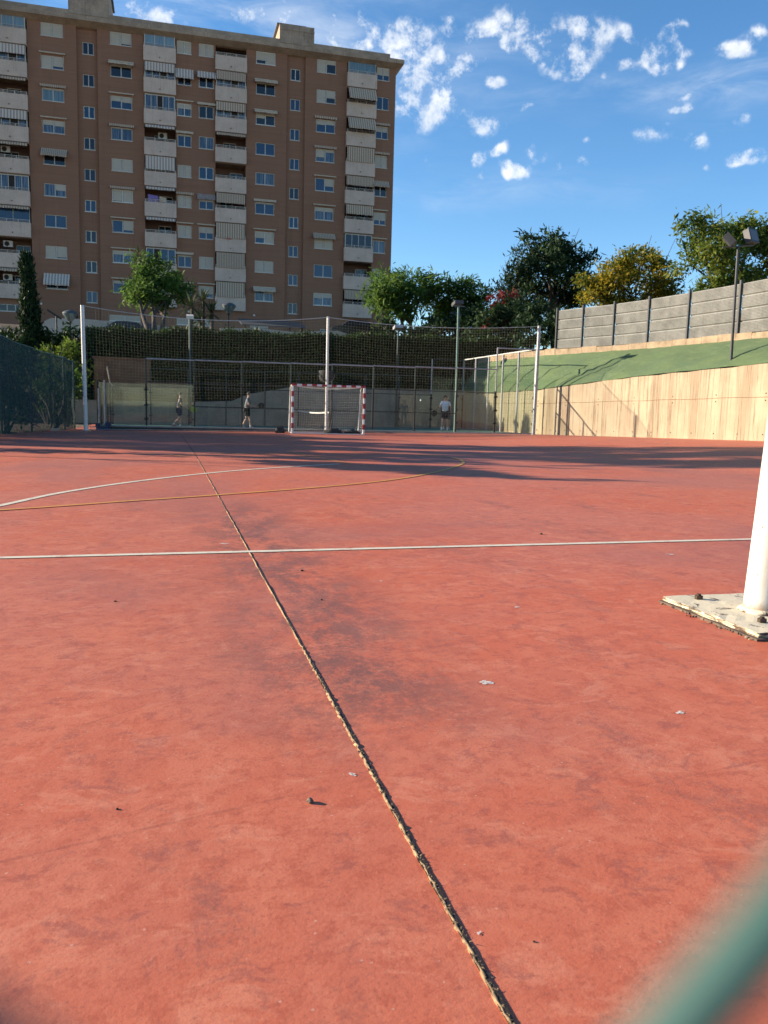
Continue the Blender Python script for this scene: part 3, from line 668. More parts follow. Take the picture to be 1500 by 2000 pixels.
b = MB(); b.box(12.9, 13.5, 37.4, 37.46, zt-.03, zt+.02); b.build('crossbar', M['grey'], gp)
for x, lab in ((1.24, 'dark green pole with a pale box lamp in front of the spiky plants'), (13.12, 'padel lamp on a thin pole in front of the bushy tree right of the building')):
    gp = thing('padel_floodlight', (x, 47.6, .1), lab, 'floodlight', None)
    b = MB(); b.tube([(x, 47.6, .1), (x, 47.6, 5.8)], .075 if x < 5 else .05, 8); b.build('pole', M['darkpole'], gp)
    b = MB(); fixture(b, (x, 47.75, 5.95), .36 if x < 5 else .46, .17, .5, R_(14 if x < 5 else -12)); b.build('lamp_head', M['dirtywhite'] if x < 5 else M['galv'], gp)
M['dome'] = glassmat('smoked_lamp_globe', (.10, .14, .13), (.22, .27, .26), .12)
def streetlamp(px_, py_, Y, label):
    p = at(px_, py_, Y); g = hz(p.x, Y); tl = thing('street_lamp', (p.x, Y, g), label, 'street lamp', 'dome street lamps behind the hedge')
    b = MB(); b.tube([(p.x, Y, g-.1), (p.x, Y, p.z-.35)], .045, 8); b.lathe((p.x, Y, p.z-.4), [(.05, 0), (.1, .08), (.06, .14)], 8); b.build('pole', M['black'], tl)
    b = MB(); b.lathe((p.x, Y, p.z-.3), [(.10, .0), (.30, .22), (.44, .42), (.47, .5)], 14); b.build('globe', M['dome'], tl)
    b = MB(); b.lathe((p.x, Y, p.z+.2), [(.49, .0), (.44, .1), (.25, .2), (.04, .25)], 14); b.build('lamp_cap', M['grey'], tl)
streetlamp(137, 619, 58, 'dome street lamp just right of the slim cypress, in front of the cream street wall')
streetlamp(447, 604, 58, 'dome street lamp in front of the lowest balcony right of the spiky plants')
streetlamp(889, 620, 58, 'dim dome street lamp under the dark trees behind the green floodlight pole')
p = at(110, 618, 58); g = hz(p.x, 58)
bl = thing('bracket_lamp', (p.x, 58, g), 'dark post with a slanted bracket arm between the cypress and the dome lamp', 'street lamp')
b = MB(); b.tube([(p.x, 58, g-.1), (p.x, 58, p.z)], .05, 8); b.build('pole', M['black'], bl)
b = MB(); b.obox((p.x-.12, 58, p.z+.12), (.42, 0, -.26), (0, .12, 0), (.03, 0, .05)); b.build('lamp_head', M['black'], bl)
# ------------------------------------------------------------------ apartment building
YB = 89.65
ma, t, bs, oc = newmat('brown_brick')
s = t.n.new('ShaderNodeSeparateXYZ'); t.put(s.inputs[0], oc)
n_ = t.noise(t.scale(oc, (.05, 1, 1.6)), 3.1, 5, .7); n2_ = t.noise(oc, .18, 4); n3_ = t.noise(t.scale(oc, (1, 1, 4)), 6, 3, .7)
c = t.mix(t.ramp(n_, .3, .7), BRICK, tuple(x*.84 for x in BRICK)); c = t.mix(t.math('MULTIPLY', t.ramp(n2_, .35, .7), .3), c, tuple(x*.75 for x in BRICK)); c = t.mix(t.math('MULTIPLY', t.ramp(n3_, .5, .8), .3), c, (BRICK[0]*1.25, BRICK[1]*1.2, BRICK[2]*1.1))
course = t.math('LESS_THAN', t.math('FRACT', t.math('MULTIPLY', s.outputs[2], 1/.59)), .05); c = t.mix(t.math('MULTIPLY', course, .22), c, tuple(x*.5 for x in BRICK))
sk = t.noise(t.scale(oc, (1, 1, .07)), 2.2, 6, .7); c = t.mix(t.math('MULTIPLY', t.ramp(sk, .54, .70), .30), c, tuple(x*.5 for x in BRICK)); sk2 = t.noise(t.scale(oc, (1, 1, .12)), 1.1, 5, .7); c = t.mix(t.math('MULTIPLY', t.ramp(sk2, .56, .72), .22), c, tuple(x*1.35 for x in BRICK))
t.put(bs.inputs['Base Color'], c); bs.inputs['Roughness'].default_value = .9; bs.inputs['Specular IOR Level'].default_value = .15; M['brick'] = ma
bld = thing('apartment_building', (4, YB, 7.2), 'tall brown brick apartment block with cream balconies and striped awnings', 'building')
ZG, ZT = 6.6, 37.0
def P_(k): return 33.0+2.95*(k-7)                  # top of the balcony parapet on floor k
def strip(b, x0, x1, y, z0, z1, holes, rev=.16):
    xs = sorted(set([x0, x1]+[h[0] for h in holes]+[h[1] for h in holes])); zs = sorted(set([z0, z1]+[h[2] for h in holes]+[h[3] for h in holes]))
    for i in range(len(xs)-1):
        for j in range(len(zs)-1):
            cx, cz_ = (xs[i]+xs[i+1])/2, (zs[j]+zs[j+1])/2
            if any(h[0] < cx < h[1] and h[2] < cz_ < h[3] for h in holes): continue
            b.face([(xs[i], y, zs[j]), (xs[i+1], y, zs[j]), (xs[i+1], y, zs[j+1]), (xs[i], y, zs[j+1])])
    for a, c_, d, e in holes:
        y2 = y+rev
        b.face([(a, y, d), (a, y2, d), (a, y2, e), (a, y, e)]); b.face([(c_, y2, d), (c_, y, d), (c_, y, e), (c_, y2, e)])
        b.face([(a, y, e), (a, y2, e), (c_, y2, e), (c_, y, e)]); b.face([(a, y2, d), (a, y, d), (c_, y, d), (c_, y2, d)])
holes = {}; wins = []
def win(x0, x1, z0, z1, y=YB, sh=(0, 0), gl='g_blue', panes=2, aw=None, key=None, small=False):
    holes.setdefault(key, []).append((x0, x1, z0, z1)); wins.append((x0, x1, z0, z1, y, sh, gl, panes, aw))
# awning codes: None, 'bar' (rolled box with side arms), 'roll' (rolled with scalloped valance), ('ext', material, drop, out)
B_, R_L = 'bar', 'roll'
TAB = {
 'B': (-11.5, -9.5, [((.0, .0), 'g_dark', ('ext', 'aw2', 1.0, .75)), ((1, .92), 'g_dark', None), ((0, 0), 'g_blue', None), ((0, .5), 'g_cur', None), ((0, 0), 'g_dark', ('ext', 'aw3', .62, .7)),
   ((.36, .4), 'g_cur', B_), ((.1, .1), 'g_teal', R_L), ((1, .8), 'g_blue', B_), ((1, 1), 'g_dark', None)]),
 'D': (-5.2, -3.2, [((.2, .2), 'g_blue', B_), ((.3, .35), 'g_cur', B_), ((0, .8), 'g_blue', B_), ((.95, 1), 'g_dark', R_L), ((1, 1), 'g_dark', None), ((.05, .05), 'g_cur', R_L),
   ((.4, .45), 'g_blue', B_), ((.15, .15), 'g_dark', ('ext', 'aw4', .25, .5)), ((1, .9), 'g_dark', None)]),
 'F': (1.15, 2.5, [((.2, .2), 'g_blue', B_), ((.1, .1), 'g_blue', R_L), ((1, 1), 'g_dark', B_), ((1, 1), 'g_dark', R_L), ((1, 1), 'g_dark', None), ((.1, .1), 'g_blue', R_L), ((.4, .4), 'g_cur', B_), ((0, 0), 'g_dark', ('ext', 'aw2', .8, .45)), ((1, 1), 'g_dark', None)]),
 'G': (3.25, 4.7, [((.7, .7), 'g_cur', B_), ((1, 1), 'g_dark', None), ((.5, .5), 'g_blue', B_), ((.35, .35), 'g_blue', ('ext', 'aw5', .35, .12)), ((0, 0), 'g_blue', None), ((0, 0), 'g_cur', None), ((0, .0), 'g_dark', R_L), ((0, 0), 'g_dark', ('ext', 'aw2', .5, .4)), ((1, 1), 'g_dark', None)]),
 'I': (8.95, 10.9, [((.1, .3), 'g_cur', ('ext', 'aw4', .35, .5)), ((1, 1), 'g_dark', None), ((.55, 1), 'g_blue', B_), ((.1, .1), 'g_blue', R_L), ((0, 0), 'g_cur', None), ((0, 0), 'g_blue', None), ((.45, .2), 'g_dark', ('ext', 'aw4', .22, .45)), ((.1, .1), 'g_dark', ('ext', 'aw4', .25, .5)), ((.72, 1), 'g_dark', None)]),
 'K': (15.2, 17.2, [((.42, .35), 'g_cur', None), ((0, 0), 'g_blue', None), ((1, 1), 'g_dark', ('ext', 'aw3', .42, .5)), ((.3, .3), 'g_cur', B_), ((.0, .6), 'g_blue', B_), ((.65, .2), 'g_cur', R_L), ((.4, .35), 'g_blue', R_L), ((1, .6), 'g_dark', None), ((1, .3), 'g_dark', None)]),
 'M': (21.6, 22.95, [((.3, .3), 'g_blue', None), ((1, 1), 'g_dark', None), ((.0, .0), 'g_cur', B_), ((.65, .65), 'g_blue', B_), ((0, 0), 'g_dark', ('ext', 'aw3', .5, .5)), ((1, 1), 'g_dark', R_L), ((.45, .45), 'g_blue', R_L), ((.0, .0), 'g_blue', None), ((.6, .6), 'g_blue', None)]),
}
for key, (x0, x1, fl_) in TAB.items():
    for k, (sh, gl, aw) in enumerate(fl_):
        lo, hi = (-.28, 1.02) if key in 'KM' else (-.2, 1.0)
        win(x0, x1, P_(k)+lo, P_(k)+hi, YB, sh, gl, 2, aw, key)
for k in range(9):
    zc_ = 11.6+2.95*k
    win(-7.78, -6.74, zc_-.55, zc_+.58, YB+.35, (0, 0), 'g_dark' if k % 3 else 'g_blue', 2, None, 'C'); win(12.5, 13.5, zc_-.55, zc_+.58, YB+.25, (0, 0), 'g_blue' if k % 4 else 'g_dark', 2, None, 'J')
# ground-floor openings
win(-15.9, -12.9, 9.75, 10.45, YB, (0, 0), 'g_dark', 4, None, 'A0'); win(-5.6, -2.6, 9.35, 9.95, YB, (1, 1), 'g_dark', 2, None, 'D'); win(1.0, 4.6, 9.3, 9.95, YB, (1, 1), 'g_dark', 3, None, 'F')
win(8.5, 10.4, 8.75, 9.6, YB, (.25, .25), 'g_cur', 2, None, 'I'); win(16.0, 17.6, 9.0, 9.6, YB, (0, 0), 'g_cur', 2, None, 'K')
b = MB()
Hh = lambda *ks: sum((holes.get(k, []) for k in ks), [])
YC, YJ = YB+.35, YB+.25
strip(b, -34, -16.05, YB, ZG, ZT, [])
strip(b, -16.05, -12.72, YB, ZG, P_(0)-1.45, Hh('A0')); strip(b, -12.72, -8.3, YB, ZG, ZT, Hh('B')+[(-9.6, -8.6, 8.1, 9.85)])
strip(b, -8.3, -6.38, YC, ZG, ZT, Hh('C')); strip(b, -6.38, -2.05, YB, ZG, ZT, Hh('D')); strip(b, .98, 4.88, YB, ZG, ZT, Hh('F', 'G'))
strip(b, -2.05, .98, YB, ZG, P_(0)-1.45, []); strip(b, 4.88, 7.95, YB, ZG, P_(0)-1.45, [])
strip(b, 7.95, 12.1, YB, ZG, ZT, Hh('I')); strip(b, 12.1, 14.0, YJ, ZG, ZT, Hh('J')); strip(b, 14.0, 18.4, YB, ZG, ZT, Hh('K')); strip(b, 18.4, 21.5, YB, ZG, P_(0)-1.45, []); strip(b, 21.5, 23.66, YB, ZG, ZT, Hh('M'))
for x, y in ((-8.3, YC), (-6.38, YC), (12.1, YJ), (14.0, YJ)): b.face([(x, YB, ZG), (x, y, ZG), (x, y, ZT), (x, YB, ZT)])
b.face([(23.66, YB, ZG), (23.66, YB+13, ZG), (23.66, YB+13, ZT), (23.66, YB, ZT)]); b.face([(-34, YB, ZG), (-34, YB+13, ZG), (-34, YB+13, ZT), (-34, YB, ZT)]); b.face([(-34, YB+13, ZG), (23.66, YB+13, ZG), (23.66, YB+13, ZT), (-34, YB+13, ZT)])
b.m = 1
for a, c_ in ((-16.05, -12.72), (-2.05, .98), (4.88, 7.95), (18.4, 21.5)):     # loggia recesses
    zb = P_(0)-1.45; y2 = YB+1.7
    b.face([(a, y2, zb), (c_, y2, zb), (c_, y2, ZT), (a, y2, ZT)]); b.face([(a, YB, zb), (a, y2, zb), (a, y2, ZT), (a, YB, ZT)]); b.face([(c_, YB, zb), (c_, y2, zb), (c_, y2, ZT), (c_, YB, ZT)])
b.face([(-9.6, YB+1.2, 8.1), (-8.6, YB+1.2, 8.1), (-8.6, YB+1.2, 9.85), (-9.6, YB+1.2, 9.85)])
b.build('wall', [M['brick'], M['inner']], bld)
for a, c_ in ((-16.05, -12.72), (-2.05, .98), (4.88, 7.95), (18.4, 21.5)):
    b = MB()
    for k in range(9): b.box(a+.01, c_-.01, YB+.02, YB+1.69, P_(k)-1.42, P_(k)-1.2)
    b.build('balcony_slabs', M['cornice'], bld)['kind'] = 'stuff'
# windows
for (x0, x1, z0, z1, y, sh, gl, panes, aw) in wins:
    yf = y+.07; b = MB(); w = .065
    b.box(x0+.01, x1-.01, yf, yf+.06, z0, z0+w); b.box(x0+.01, x1-.01, yf, yf+.06, z1-w, z1-.004); b.box(x0+.004, x0+w, yf, yf+.06, z0+w, z1-w); b.box(x1-w, x1-.004, yf, yf+.06, z0+w, z1-w)
    for i in range(1, panes): xm = x0+(x1-x0)*i/panes; b.box(xm-w*.6, xm+w*.6, yf-.004, yf+.056, z0+w, z1-w)
    b.box(x0-.05, x1+.05, y-.05, y+.14, z0-.06, z0-.002)
    f = b.build('window', M['alu'] if rng.random() < .8 else M['dirtywhite'], bld)
    b = MB(); b.face([(x0+w, yf+.05, z0+w), (x1-w, yf+.05, z0+w), (x1-w, yf+.05, z1-w), (x0+w, yf+.05, z1-w)])
    b.build('pane', M[gl], f)
    if max(sh) > 0:
        b = MB()
        for i in range(panes):
            q = sh[min(i, 1)] if panes == 2 else sh[0]
            if q <= 0: continue
            xa = x0+(x1-x0)*i/panes+w; xb = x0+(x1-x0)*(i+1)/panes-w; h = (z1-z0-2*w)*q; n = max(2, int(h/.11))
            for j in range(n): za = z1-w-h*(j+1)/n; b.box(xa, xb, yf+.012, yf+.03, za+.008, za+h/n)
            b.box(xa, xb, yf+.031, yf+.038, z1-w-h, z1-w)
        b.build('shutter', M['shutter'], f)
    if aw:
        xa, xb = x0-.18, x1+.2; za = z1+.22
        b = MB()
        if aw in ('bar', 'roll'):
            b.box(xa, xb, y-.2, y-.03, za-.07, za+.04)
            for xx in (x0-.02, x1+.02): b.tube([(xx, y-.05, za-.1), (xx+.03*(1 if xx > x0 else -1), y-.13, za-.45), (xx, y-.02, za-.85)], .018, 5)
            mt = M['aw4']
            if aw == 'roll':
                n = 14
                for i in range(n):
                    u0, u1 = xa+(xb-xa)*i/n, xa+(xb-xa)*(i+1)/n; um = (u0+u1)/2; zz0 = za-.06; dr = .14+.05*rng.random()
                    b.face([(u0, y-.21, zz0), (u0, y-.22, zz0-dr*.6), (um, y-.225, zz0-dr), (u1, y-.22, zz0-dr*.6), (u1, y-.21, zz0)])
                mt = M[('aw4', 'aw3', 'aw1')[int(rng.random()*3)]]
        else:
            _, mk, drop, out = aw; mt = M[mk]; n = 16; yo, zo = y-.05-out, za-drop
            b.box(xa, xb, y-.12, y-.03, za-.03, za+.06)
            b.face([(xa, y-.1, za), (xb, y-.1, za), (xb, yo, zo), (xa, yo, zo)])
            b.tube([(xa, yo, zo), (xb, yo, zo)], .025, 5)
            for xx in (xa+.05, xb-.05): b.tube([(xx, y-.02, zo-.15), (xx, yo, zo)], .018, 5)
            for i in range(n):
                u0, u1 = xa+(xb-xa)*i/n, xa+(xb-xa)*(i+1)/n; dr = .16+.06*rng.random()
                b.face([(u0, yo-.01, zo), (u0, yo-.012, zo-dr*.6), ((u0+u1)/2, yo-.014, zo-dr), (u1, yo-.012, zo-dr*.6), (u1, yo-.01, zo)])
        b.build('awning', mt, f)
# balconies: (drop-awning code, glazing code, extras)
BAL = {
 'A': (-16.0, -12.78, ['roll', 'open', 'rollg', 'glz_c', 'roll', 'half_g', 'roll', 'half_g', 'glz_p']),
 'E': (-2.05, .98, ['open', 'glz_b', 'roll', 'roll', 'most', 'roll', 'glz_c', 'half_g', 'glz_p']),
 'H': (4.88, 7.95, ['full', 'full', 'full', 'half', 'open', 'roll', 'half_g', 'half_g', 'open']),
 'L': (18.4, 21.5, ['half', 'open', 'glz_d', 'half', 'half', 'full', 'proj', 'proj', 'glz_t']),
}
AWM = {'A': ['aw1', 'aw2'], 'E': ['aw2', 'aw2'], 'H': ['aw1', 'aw3'], 'L': ['aw3', 'aw1']}
for key, (x0, x1, fl_) in BAL.items():
    for k, code in enumerate(fl_):
        zt = P_(k); zb = zt-1.45; yo, yi = YB-.42, YB-.28; zo = P_(k+1)-1.47 if k < 8 else 37.22
        b = MB(); e = .03
        b.mesh([(x0-e, yo, zb+.06), (x1+e, yo, zb+.06), (x1+e, yo, zt), (x0-e, yo, zt), (x0-e, YB-.01, zb), (x1+e, YB-.01, zb), (x1+e, YB-.01, zt), (x0-e, YB-.01, zt)], [(0, 1, 2, 3), (4, 0, 3, 7), (1, 5, 6, 2), (0, 4, 5, 1)])
        b.face([(x0-e, yo, zt), (x1+e, yo, zt), (x1+e, yi, zt), (x0-e, yi, zt)]); b.face([(x0, yi, zt), (x1, yi, zt), (x1, yi, zb+.25), (x0, yi, zb+.25)])
        b.face([(x0-e, yi, zt), (x0+.1, yi, zt), (x0+.1, YB-.01, zt), (x0-e, YB-.01, zt)]); b.face([(x1-.1, yi, zt), (x1+e, yi, zt), (x1+e, YB-.01, zt), (x1-.1, YB-.01, zt)])
        bal = b.build('balcony', M['cream'], bld)
        b = MB(); xc = (x0+x1)/2; b.tube([(xc, yo-.09, zb+.42), (xc, yo+.02, zb+.44)], .055, 8); b.build('drain_spout', M['inner'], bal)
        b = MB(); yr = YB-.35
        for zz_ in (.11, .24): b.tube([(x0, yr, zt+zz_), (x1, yr, zt+zz_)], .025 if zz_ > .2 else .018, 6)
        for i in range(4): xx = x0+.06+(x1-x0-.12)*i/3; b.box(xx-.025, xx+.025, yr-.02, yr+.02, zt, zt+.24)
        b.build('railing', M['alu'], bal)
        g = None
        if code.startswith('glz') or code in ('half_g', 'rollg'):
            g = {'glz_c': 'g_cur', 'glz_b': 'g_blue', 'glz_p': 'g_pale', 'glz_d': 'g_dark', 'glz_t': 'g_teal', 'half_g': 'g_cur', 'rollg': 'g_blue'}[code]
            n = {'glz_c': 5, 'glz_b': 4, 'glz_p': 3, 'glz_d': 4, 'glz_t': 1, 'half_g': 4, 'rollg': 2}[code]; yg = YB-.18 if code != 'rollg' else YB+.1
            b = MB(); b.box(x0+.06, x1-.06, yg, yg+.06, zo-.1, zo-.01); b.box(x0+.06, x1-.06, yg, yg+.06, zt+.01, zt+.07)
            for i in range(n+1):
                xx = x0+.1+(x1-x0-.2)*i/n; ww = .045 if i in (0, n) else .03
                if code == 'glz_t' or code == 'rollg': ww = .02
                b.box(xx-ww, xx+ww, yg-.004, yg+.064, zt+.07, zo-.1)
            gg = b.build('glazing', M['alu'], bal)
            b = MB(); b.face([(x0+.1, yg+.03, zt+.05), (x1-.1, yg+.03, zt+.05), (x1-.1, yg+.03, zo-.05), (x0+.1, yg+.03, zo-.05)]); b.build('glazing_pane', M[g], bal)
            if code in ('glz_c', 'glz_b', 'half_g'):
                i = 2 if code == 'glz_c' else (1 if code == 'glz_b' else 2); w = (x1-x0-.2)/n; b = MB(); xx = x0+.1+w*i
                b.face([(xx+.04, yg+.02, zt+.07), (xx+w-.04, yg+.02, zt+.07), (xx+w-.04, yg+.02, zo-.1), (xx+.04, yg+.02, zo-.1)]); b.build('open_sash', M['dark'], bal)
        else:
            b = MB(); xd = x0+.5+1.2*rng.random(); y2 = YB+1.66
            b.m = 0; b.face([(xd, y2, zb+.3), (xd+1.3, y2, zb+.3), (xd+1.3, y2, zt+1.0), (xd, y2, zt+1.0)])
            b.m = 1
            for q in (0, .62, 1.25): b.box(xd+q, xd+q+.06, y2-.06, y2-.005, zb+.3, zt+1.05)
            b.box(xd, xd+1.31, y2-.06, y2-.006, zt+1.0, zt+1.08); b.build('balcony_door', [M['g_dark'], M['alu']], bal)
        if code in ('full', 'half', 'most', 'half_g', 'proj', 'roll', 'rollg'):
            fr = {'full': .93, 'half': .56, 'most': .78, 'half_g': .55, 'proj': .80, 'roll': .08, 'rollg': .06}[code]; out = {'proj': .75, 'roll': .12, 'rollg': .1}.get(code, .06)
            h = zo-zt; za = zo-.03; z2 = za-h*fr; ya = YB-.36; yb2 = ya-out; b = MB(); xa, xb = x0+.08, x1-.08
            b.box(xa, xb, ya-.02, ya+.1, za-.06, za+.02)
            n = 10
            for i in range(n):
                u0, u1 = i/n, (i+1)/n
                f_ = lambda u, q: (xa+(xb-xa)*u, ya-.03-(out)*q-.03*math.sin(u*7+k)*q, za-(za-z2)*q+.015*math.sin(u*5+k))
                b.face([f_(u0, 0), f_(u1, 0), f_(u1, .5), f_(u0, .5)]); b.face([f_(u0, .5), f_(u1, .5), f_(u1, 1), f_(u0, 1)])
            n = 18
            for i in range(n):
                u0, u1 = xa+(xb-xa)*i/n, xa+(xb-xa)*(i+1)/n; dr = (.13+.05*rng.random())*(1.2 if code.startswith('roll') else 1)
                if code != 'half_g': b.face([(u0, yb2-.07, z2), (u0, yb2-.075, z2-dr*.65), ((u0+u1)/2, yb2-.078, z2-dr), (u1, yb2-.075, z2-dr*.65), (u1, yb2-.07, z2)])
            b.tube([(xa, yb2-.05, z2), (xb, yb2-.05, z2)], .028, 5)
            if code in ('half', 'proj', 'most', 'full'):
                for xx in (xa+.06, xb-.06): b.tube([(xx, ya+.05, zt+.2), (xx, yb2-.04, z2)], .02, 5)
            mk = AWM[key][k % 2]
            if key == 'L' and k >= 6: mk = 'aw1'
            b.build('balcony_awning', M[mk], bal)
def acunit(x, z, y=YB+1.2):
    t_ = bld; b = MB(); b.box(x-.42, x+.42, y, y+.3, z, z+.58); o = b.build('air_conditioner', M['alu'], t_)
    b = MB(); b.tube([(x-.1, y-.02, z+.29), (x-.1, y-.004, z+.29)], .23, 14); b.build('fan_grille', M['dark'], o)
acunit(-15.0, P_(4)+.72, YB+.6); acunit(-15.0, P_(1)+.7, YB+.6); acunit(-15.1, P_(0)+.45, YB+.5); acunit(-.3, P_(5)+.55, YB+.7)
def hang(name, x0, x1, z0, z1, y, ma, label):
    b = MB(); n = 5
    for i in range(n):
        xa, xb = x0+(x1-x0)*i/n, x0+(x1-x0)*(i+1)/n; f_ = lambda x: y+.03*math.sin(x*9)
        b.mesh([(xa, f_(xa), z0), (xb, f_(xb), z0), (xb, f_(xb), z1-.02*(i+1)), (xa, f_(xa), z1-.02*i), (xa, f_(xa)+.015, z0), (xb, f_(xb)+.015, z0), (xb, f_(xb)+.015, z1-.02*(i+1)), (xa, f_(xa)+.015, z1-.02*i)], [(0, 1, 2, 3), (7, 6, 5, 4), (3, 2, 6, 7)])
    return tag(b.build(name, ma), label, 'laundry')
hang('towel', -1.75, -.75, P_(3)+.02, P_(3)+.72, YB-.32, mat('purple_towel', (.22, .16, .36), .9, .2, 5), 'purple towel drying on a balcony railing of the brown building')
hang('towel', -.65, .02, P_(3)+.05, P_(3)+.6, YB-.32, mat('cream_towel', (.52, .40, .28), .9, .2, 5), 'cream towel drying beside the purple towel on a balcony railing')
hang('towel', 5.95, 6.55, P_(2)-.12, P_(2)+.1, YB-.47, mat('red_cloth', (.4, .05, .04), .9, .2, 5), 'small red cloth hanging over a balcony parapet below a striped awning')
# cornice, parapet, roof and stair towers
def xprism(b, prof, x0, x1):
    n = len(prof); b.mesh([(x, y, z) for x in (x0, x1) for y, z in prof], [(i, (i+1) % n, n+(i+1) % n, n+i) for i in range(n)]+[tuple(range(n))[::-1], tuple(range(n, 2*n))])
b = MB(); xprism(b, [(YB+.3, 36.9), (YB-.02, 36.98), (YB-.72, 37.32), (YB-.75, 37.72), (YB-.32, 37.76), (YB-.32, 37.9), (YB+.3, 37.9)], -34, 23.7)
b.mesh([(23.71, YB-.02, 36.98), (24.35, YB-.72, 37.32), (24.35, YB-.75, 37.72), (23.71, YB-.75, 37.72), (23.71, YB-.72, 37.32), (23.71, YB+13, 36.98), (24.35, YB+13.5, 37.32), (24.35, YB+13.5, 37.72), (23.71, YB+13.5, 37.72)], [(0, 1, 4), (4, 1, 2, 3), (0, 5, 6, 1), (1, 6, 7, 2), (3, 2, 7, 8)])
b.build('cornice', M['cornice'], bld)
b = MB(); b.box(-34, 22.9, YB-.3, YB-.05, 37.9, 38.28); b.box(22.66, 22.9, YB-.04, YB+13, 37.9, 38.28); b.box(-34, 22.6, YB-.03, YB+13, 37.92, 38.0); b.build('roof', M['cornice'], bld)
for x0, x1, zt, step in ((-8.95, -5.25, 41.3, False), (11.25, 14.8, 39.75, True)):
    b = MB(); b.box(x0, x1, YB-.34, YB+7, 37.95, zt); b.box(x0-.0, x1+.02, YB-.38, YB-.345, zt-.55, zt-.40)
    tw = b.build('stair_tower', M['cornice'], bld)
    b = MB(); b.box(x0-.25, x1-.8 if step else x1+.2, YB-.1, YB+6.5, zt+.01, zt+.14); b.build('tower_roof', M['grey'], tw)
for x in (-12.0, 2.2, 8.9):
    b = MB(); b.box(x-.1, x+.1, YB-.2, YB-.01, 10.55, 10.72); b.build('wall_lamp', M['dirtywhite'], bld)
# ------------------------------------------------------------------ street in front of the building
M['street'] = mat('cream_street_wall', (.52, .44, .35), .85, .15, .8, streak=.3)
def stwall(pts, Y, th, label):
    b = MB()
    for (x0, a), (x1, c_) in zip(pts, pts[1:]):
        z0 = 4.5; b.mesh([(x0, Y, z0), (x1, Y, z0), (x1, Y, c_), (x0, Y, a), (x0, Y+th, z0), (x1, Y+th, z0), (x1, Y+th, c_), (x0, Y+th, a)], [(0, 1, 2, 3), (3, 2, 6, 7), (5, 4, 7, 6), (4, 0, 3, 7), (1, 5, 6, 2)])
    return tag(b.build('street_wall', M['street']), label, 'wall')
def pz(px_, py_, Y): p = at(px_, py_, Y); return (p.x, p.z)
stwall([pz(50, 655, 62), pz(78, 652, 62), pz(84, 628, 62), pz(100, 621, 62), pz(165, 623, 62), pz(300, 634, 62), pz(372, 645, 62)], 62, .25, 'cream street wall with rounded left end, behind the cypress and dome lamp')
stwall([pz(430, 641, 64), pz(505, 641, 64), pz(570, 648, 64), pz(660, 646, 64), pz(690, 655, 64)], 64, .25, 'long low pinkish cream street wall behind the hedge and middle net post')
b = MB(); x0, x1 = at(470, 630, 70).x, at(595, 630, 70).x; z = at(540, 634, 70).z
xprism(b, [(69.0, z-.25), (69.02, z-.19), (72.8, z+.62), (72.8, z+.55)], x0, x1)
cp = thing('carport', ((x0+x1)/2, 70, hz(8, 70)), 'grey sloping carport roof on posts in front of the brown building', 'carport')
b.build('roof', M['grey'], cp)
for x in (x0+.3, (x0+x1)/2+1.3, x1-.3):
    b = MB(); b.box(x-.07, x+.07, 69.3, 69.45, hz(x, 70)-.1, z-.18); b.build('post', mat('brown_post', (.08, .04, .03), .7), cp)
def car(px_, py_, Y, rot, col, label):
    p = at(px_, py_, Y); g = p.z-1.46; c_ = thing('parked_car', (p.x, Y, g), label, 'car'); mt = mat('car_paint', col, .3, .1, 2)
    if True:
        b = MB(); prof = [(-2.1, .35), (-2.15, .75), (-1.95, .92), (-1.35, 1.0), (-.75, 1.42), (-.1, 1.47), (.7, 1.42), (1.25, 1.02), (1.95, .88), (2.15, .62), (2.1, .35)]
        w = .84; n = len(prof); ins = [0 if z < 1.05 else .14 for _, z in prof]
        b.mesh([(p.x+x, Y+(-w+i_), g+z) for (x, z), i_ in zip(prof, ins)]+[(p.x+x, Y+(w-i_), g+z) for (x, z), i_ in zip(prof, ins)], [(i, (i+1) % n, n+(i+1) % n, n+i)[::-1] for i in range(n)]+[tuple(range(n)), tuple(range(n, 2*n))[::-1]])
        b.build('body', mt, c_)
        b = MB(); b.face([(p.x-1.2, Y-w+.02, g+1.04), (p.x+1.1, Y-w+.02, g+1.04), (p.x+.62, Y-w+.125, g+1.38), (p.x-.7, Y-w+.125, g+1.38)]); b.build('window', M['g_dark'], c_)
        for x in (-1.3, 1.3):
            for s_ in (-1, 1):
                b = MB(); b.tube([(p.x+x, Y+s_*w*.8, g+.32), (p.x+x, Y+s_*w*1.02, g+.32)], .32, 14); b.build('wheel', M['rubber'], c_)
car(248, 629, 60.6, 0, (.03, .033, .035), 'dark parked car whose roof shows over the hedge below the cream street wall')
car(697, 627, 65.2, 0, (.012, .013, .016), 'black parked car behind the street wall, right of the middle net post')
p = at(287, 634, 60.3); b = MB(); b.box(p.x-.3, p.x+.3, 60.1, 60.6, hz(p.x, 60)-.1, p.z+.0); b.box(p.x-.33, p.x+.33, 60.05, 60.65, p.z+.004, p.z+.08)
tag(b.build('waste_bin', mat('blue_bin_plastic', (.04, .09, .22), .5, .2, 5)), 'blue bin beside the dark parked car under the round tree', 'bin')
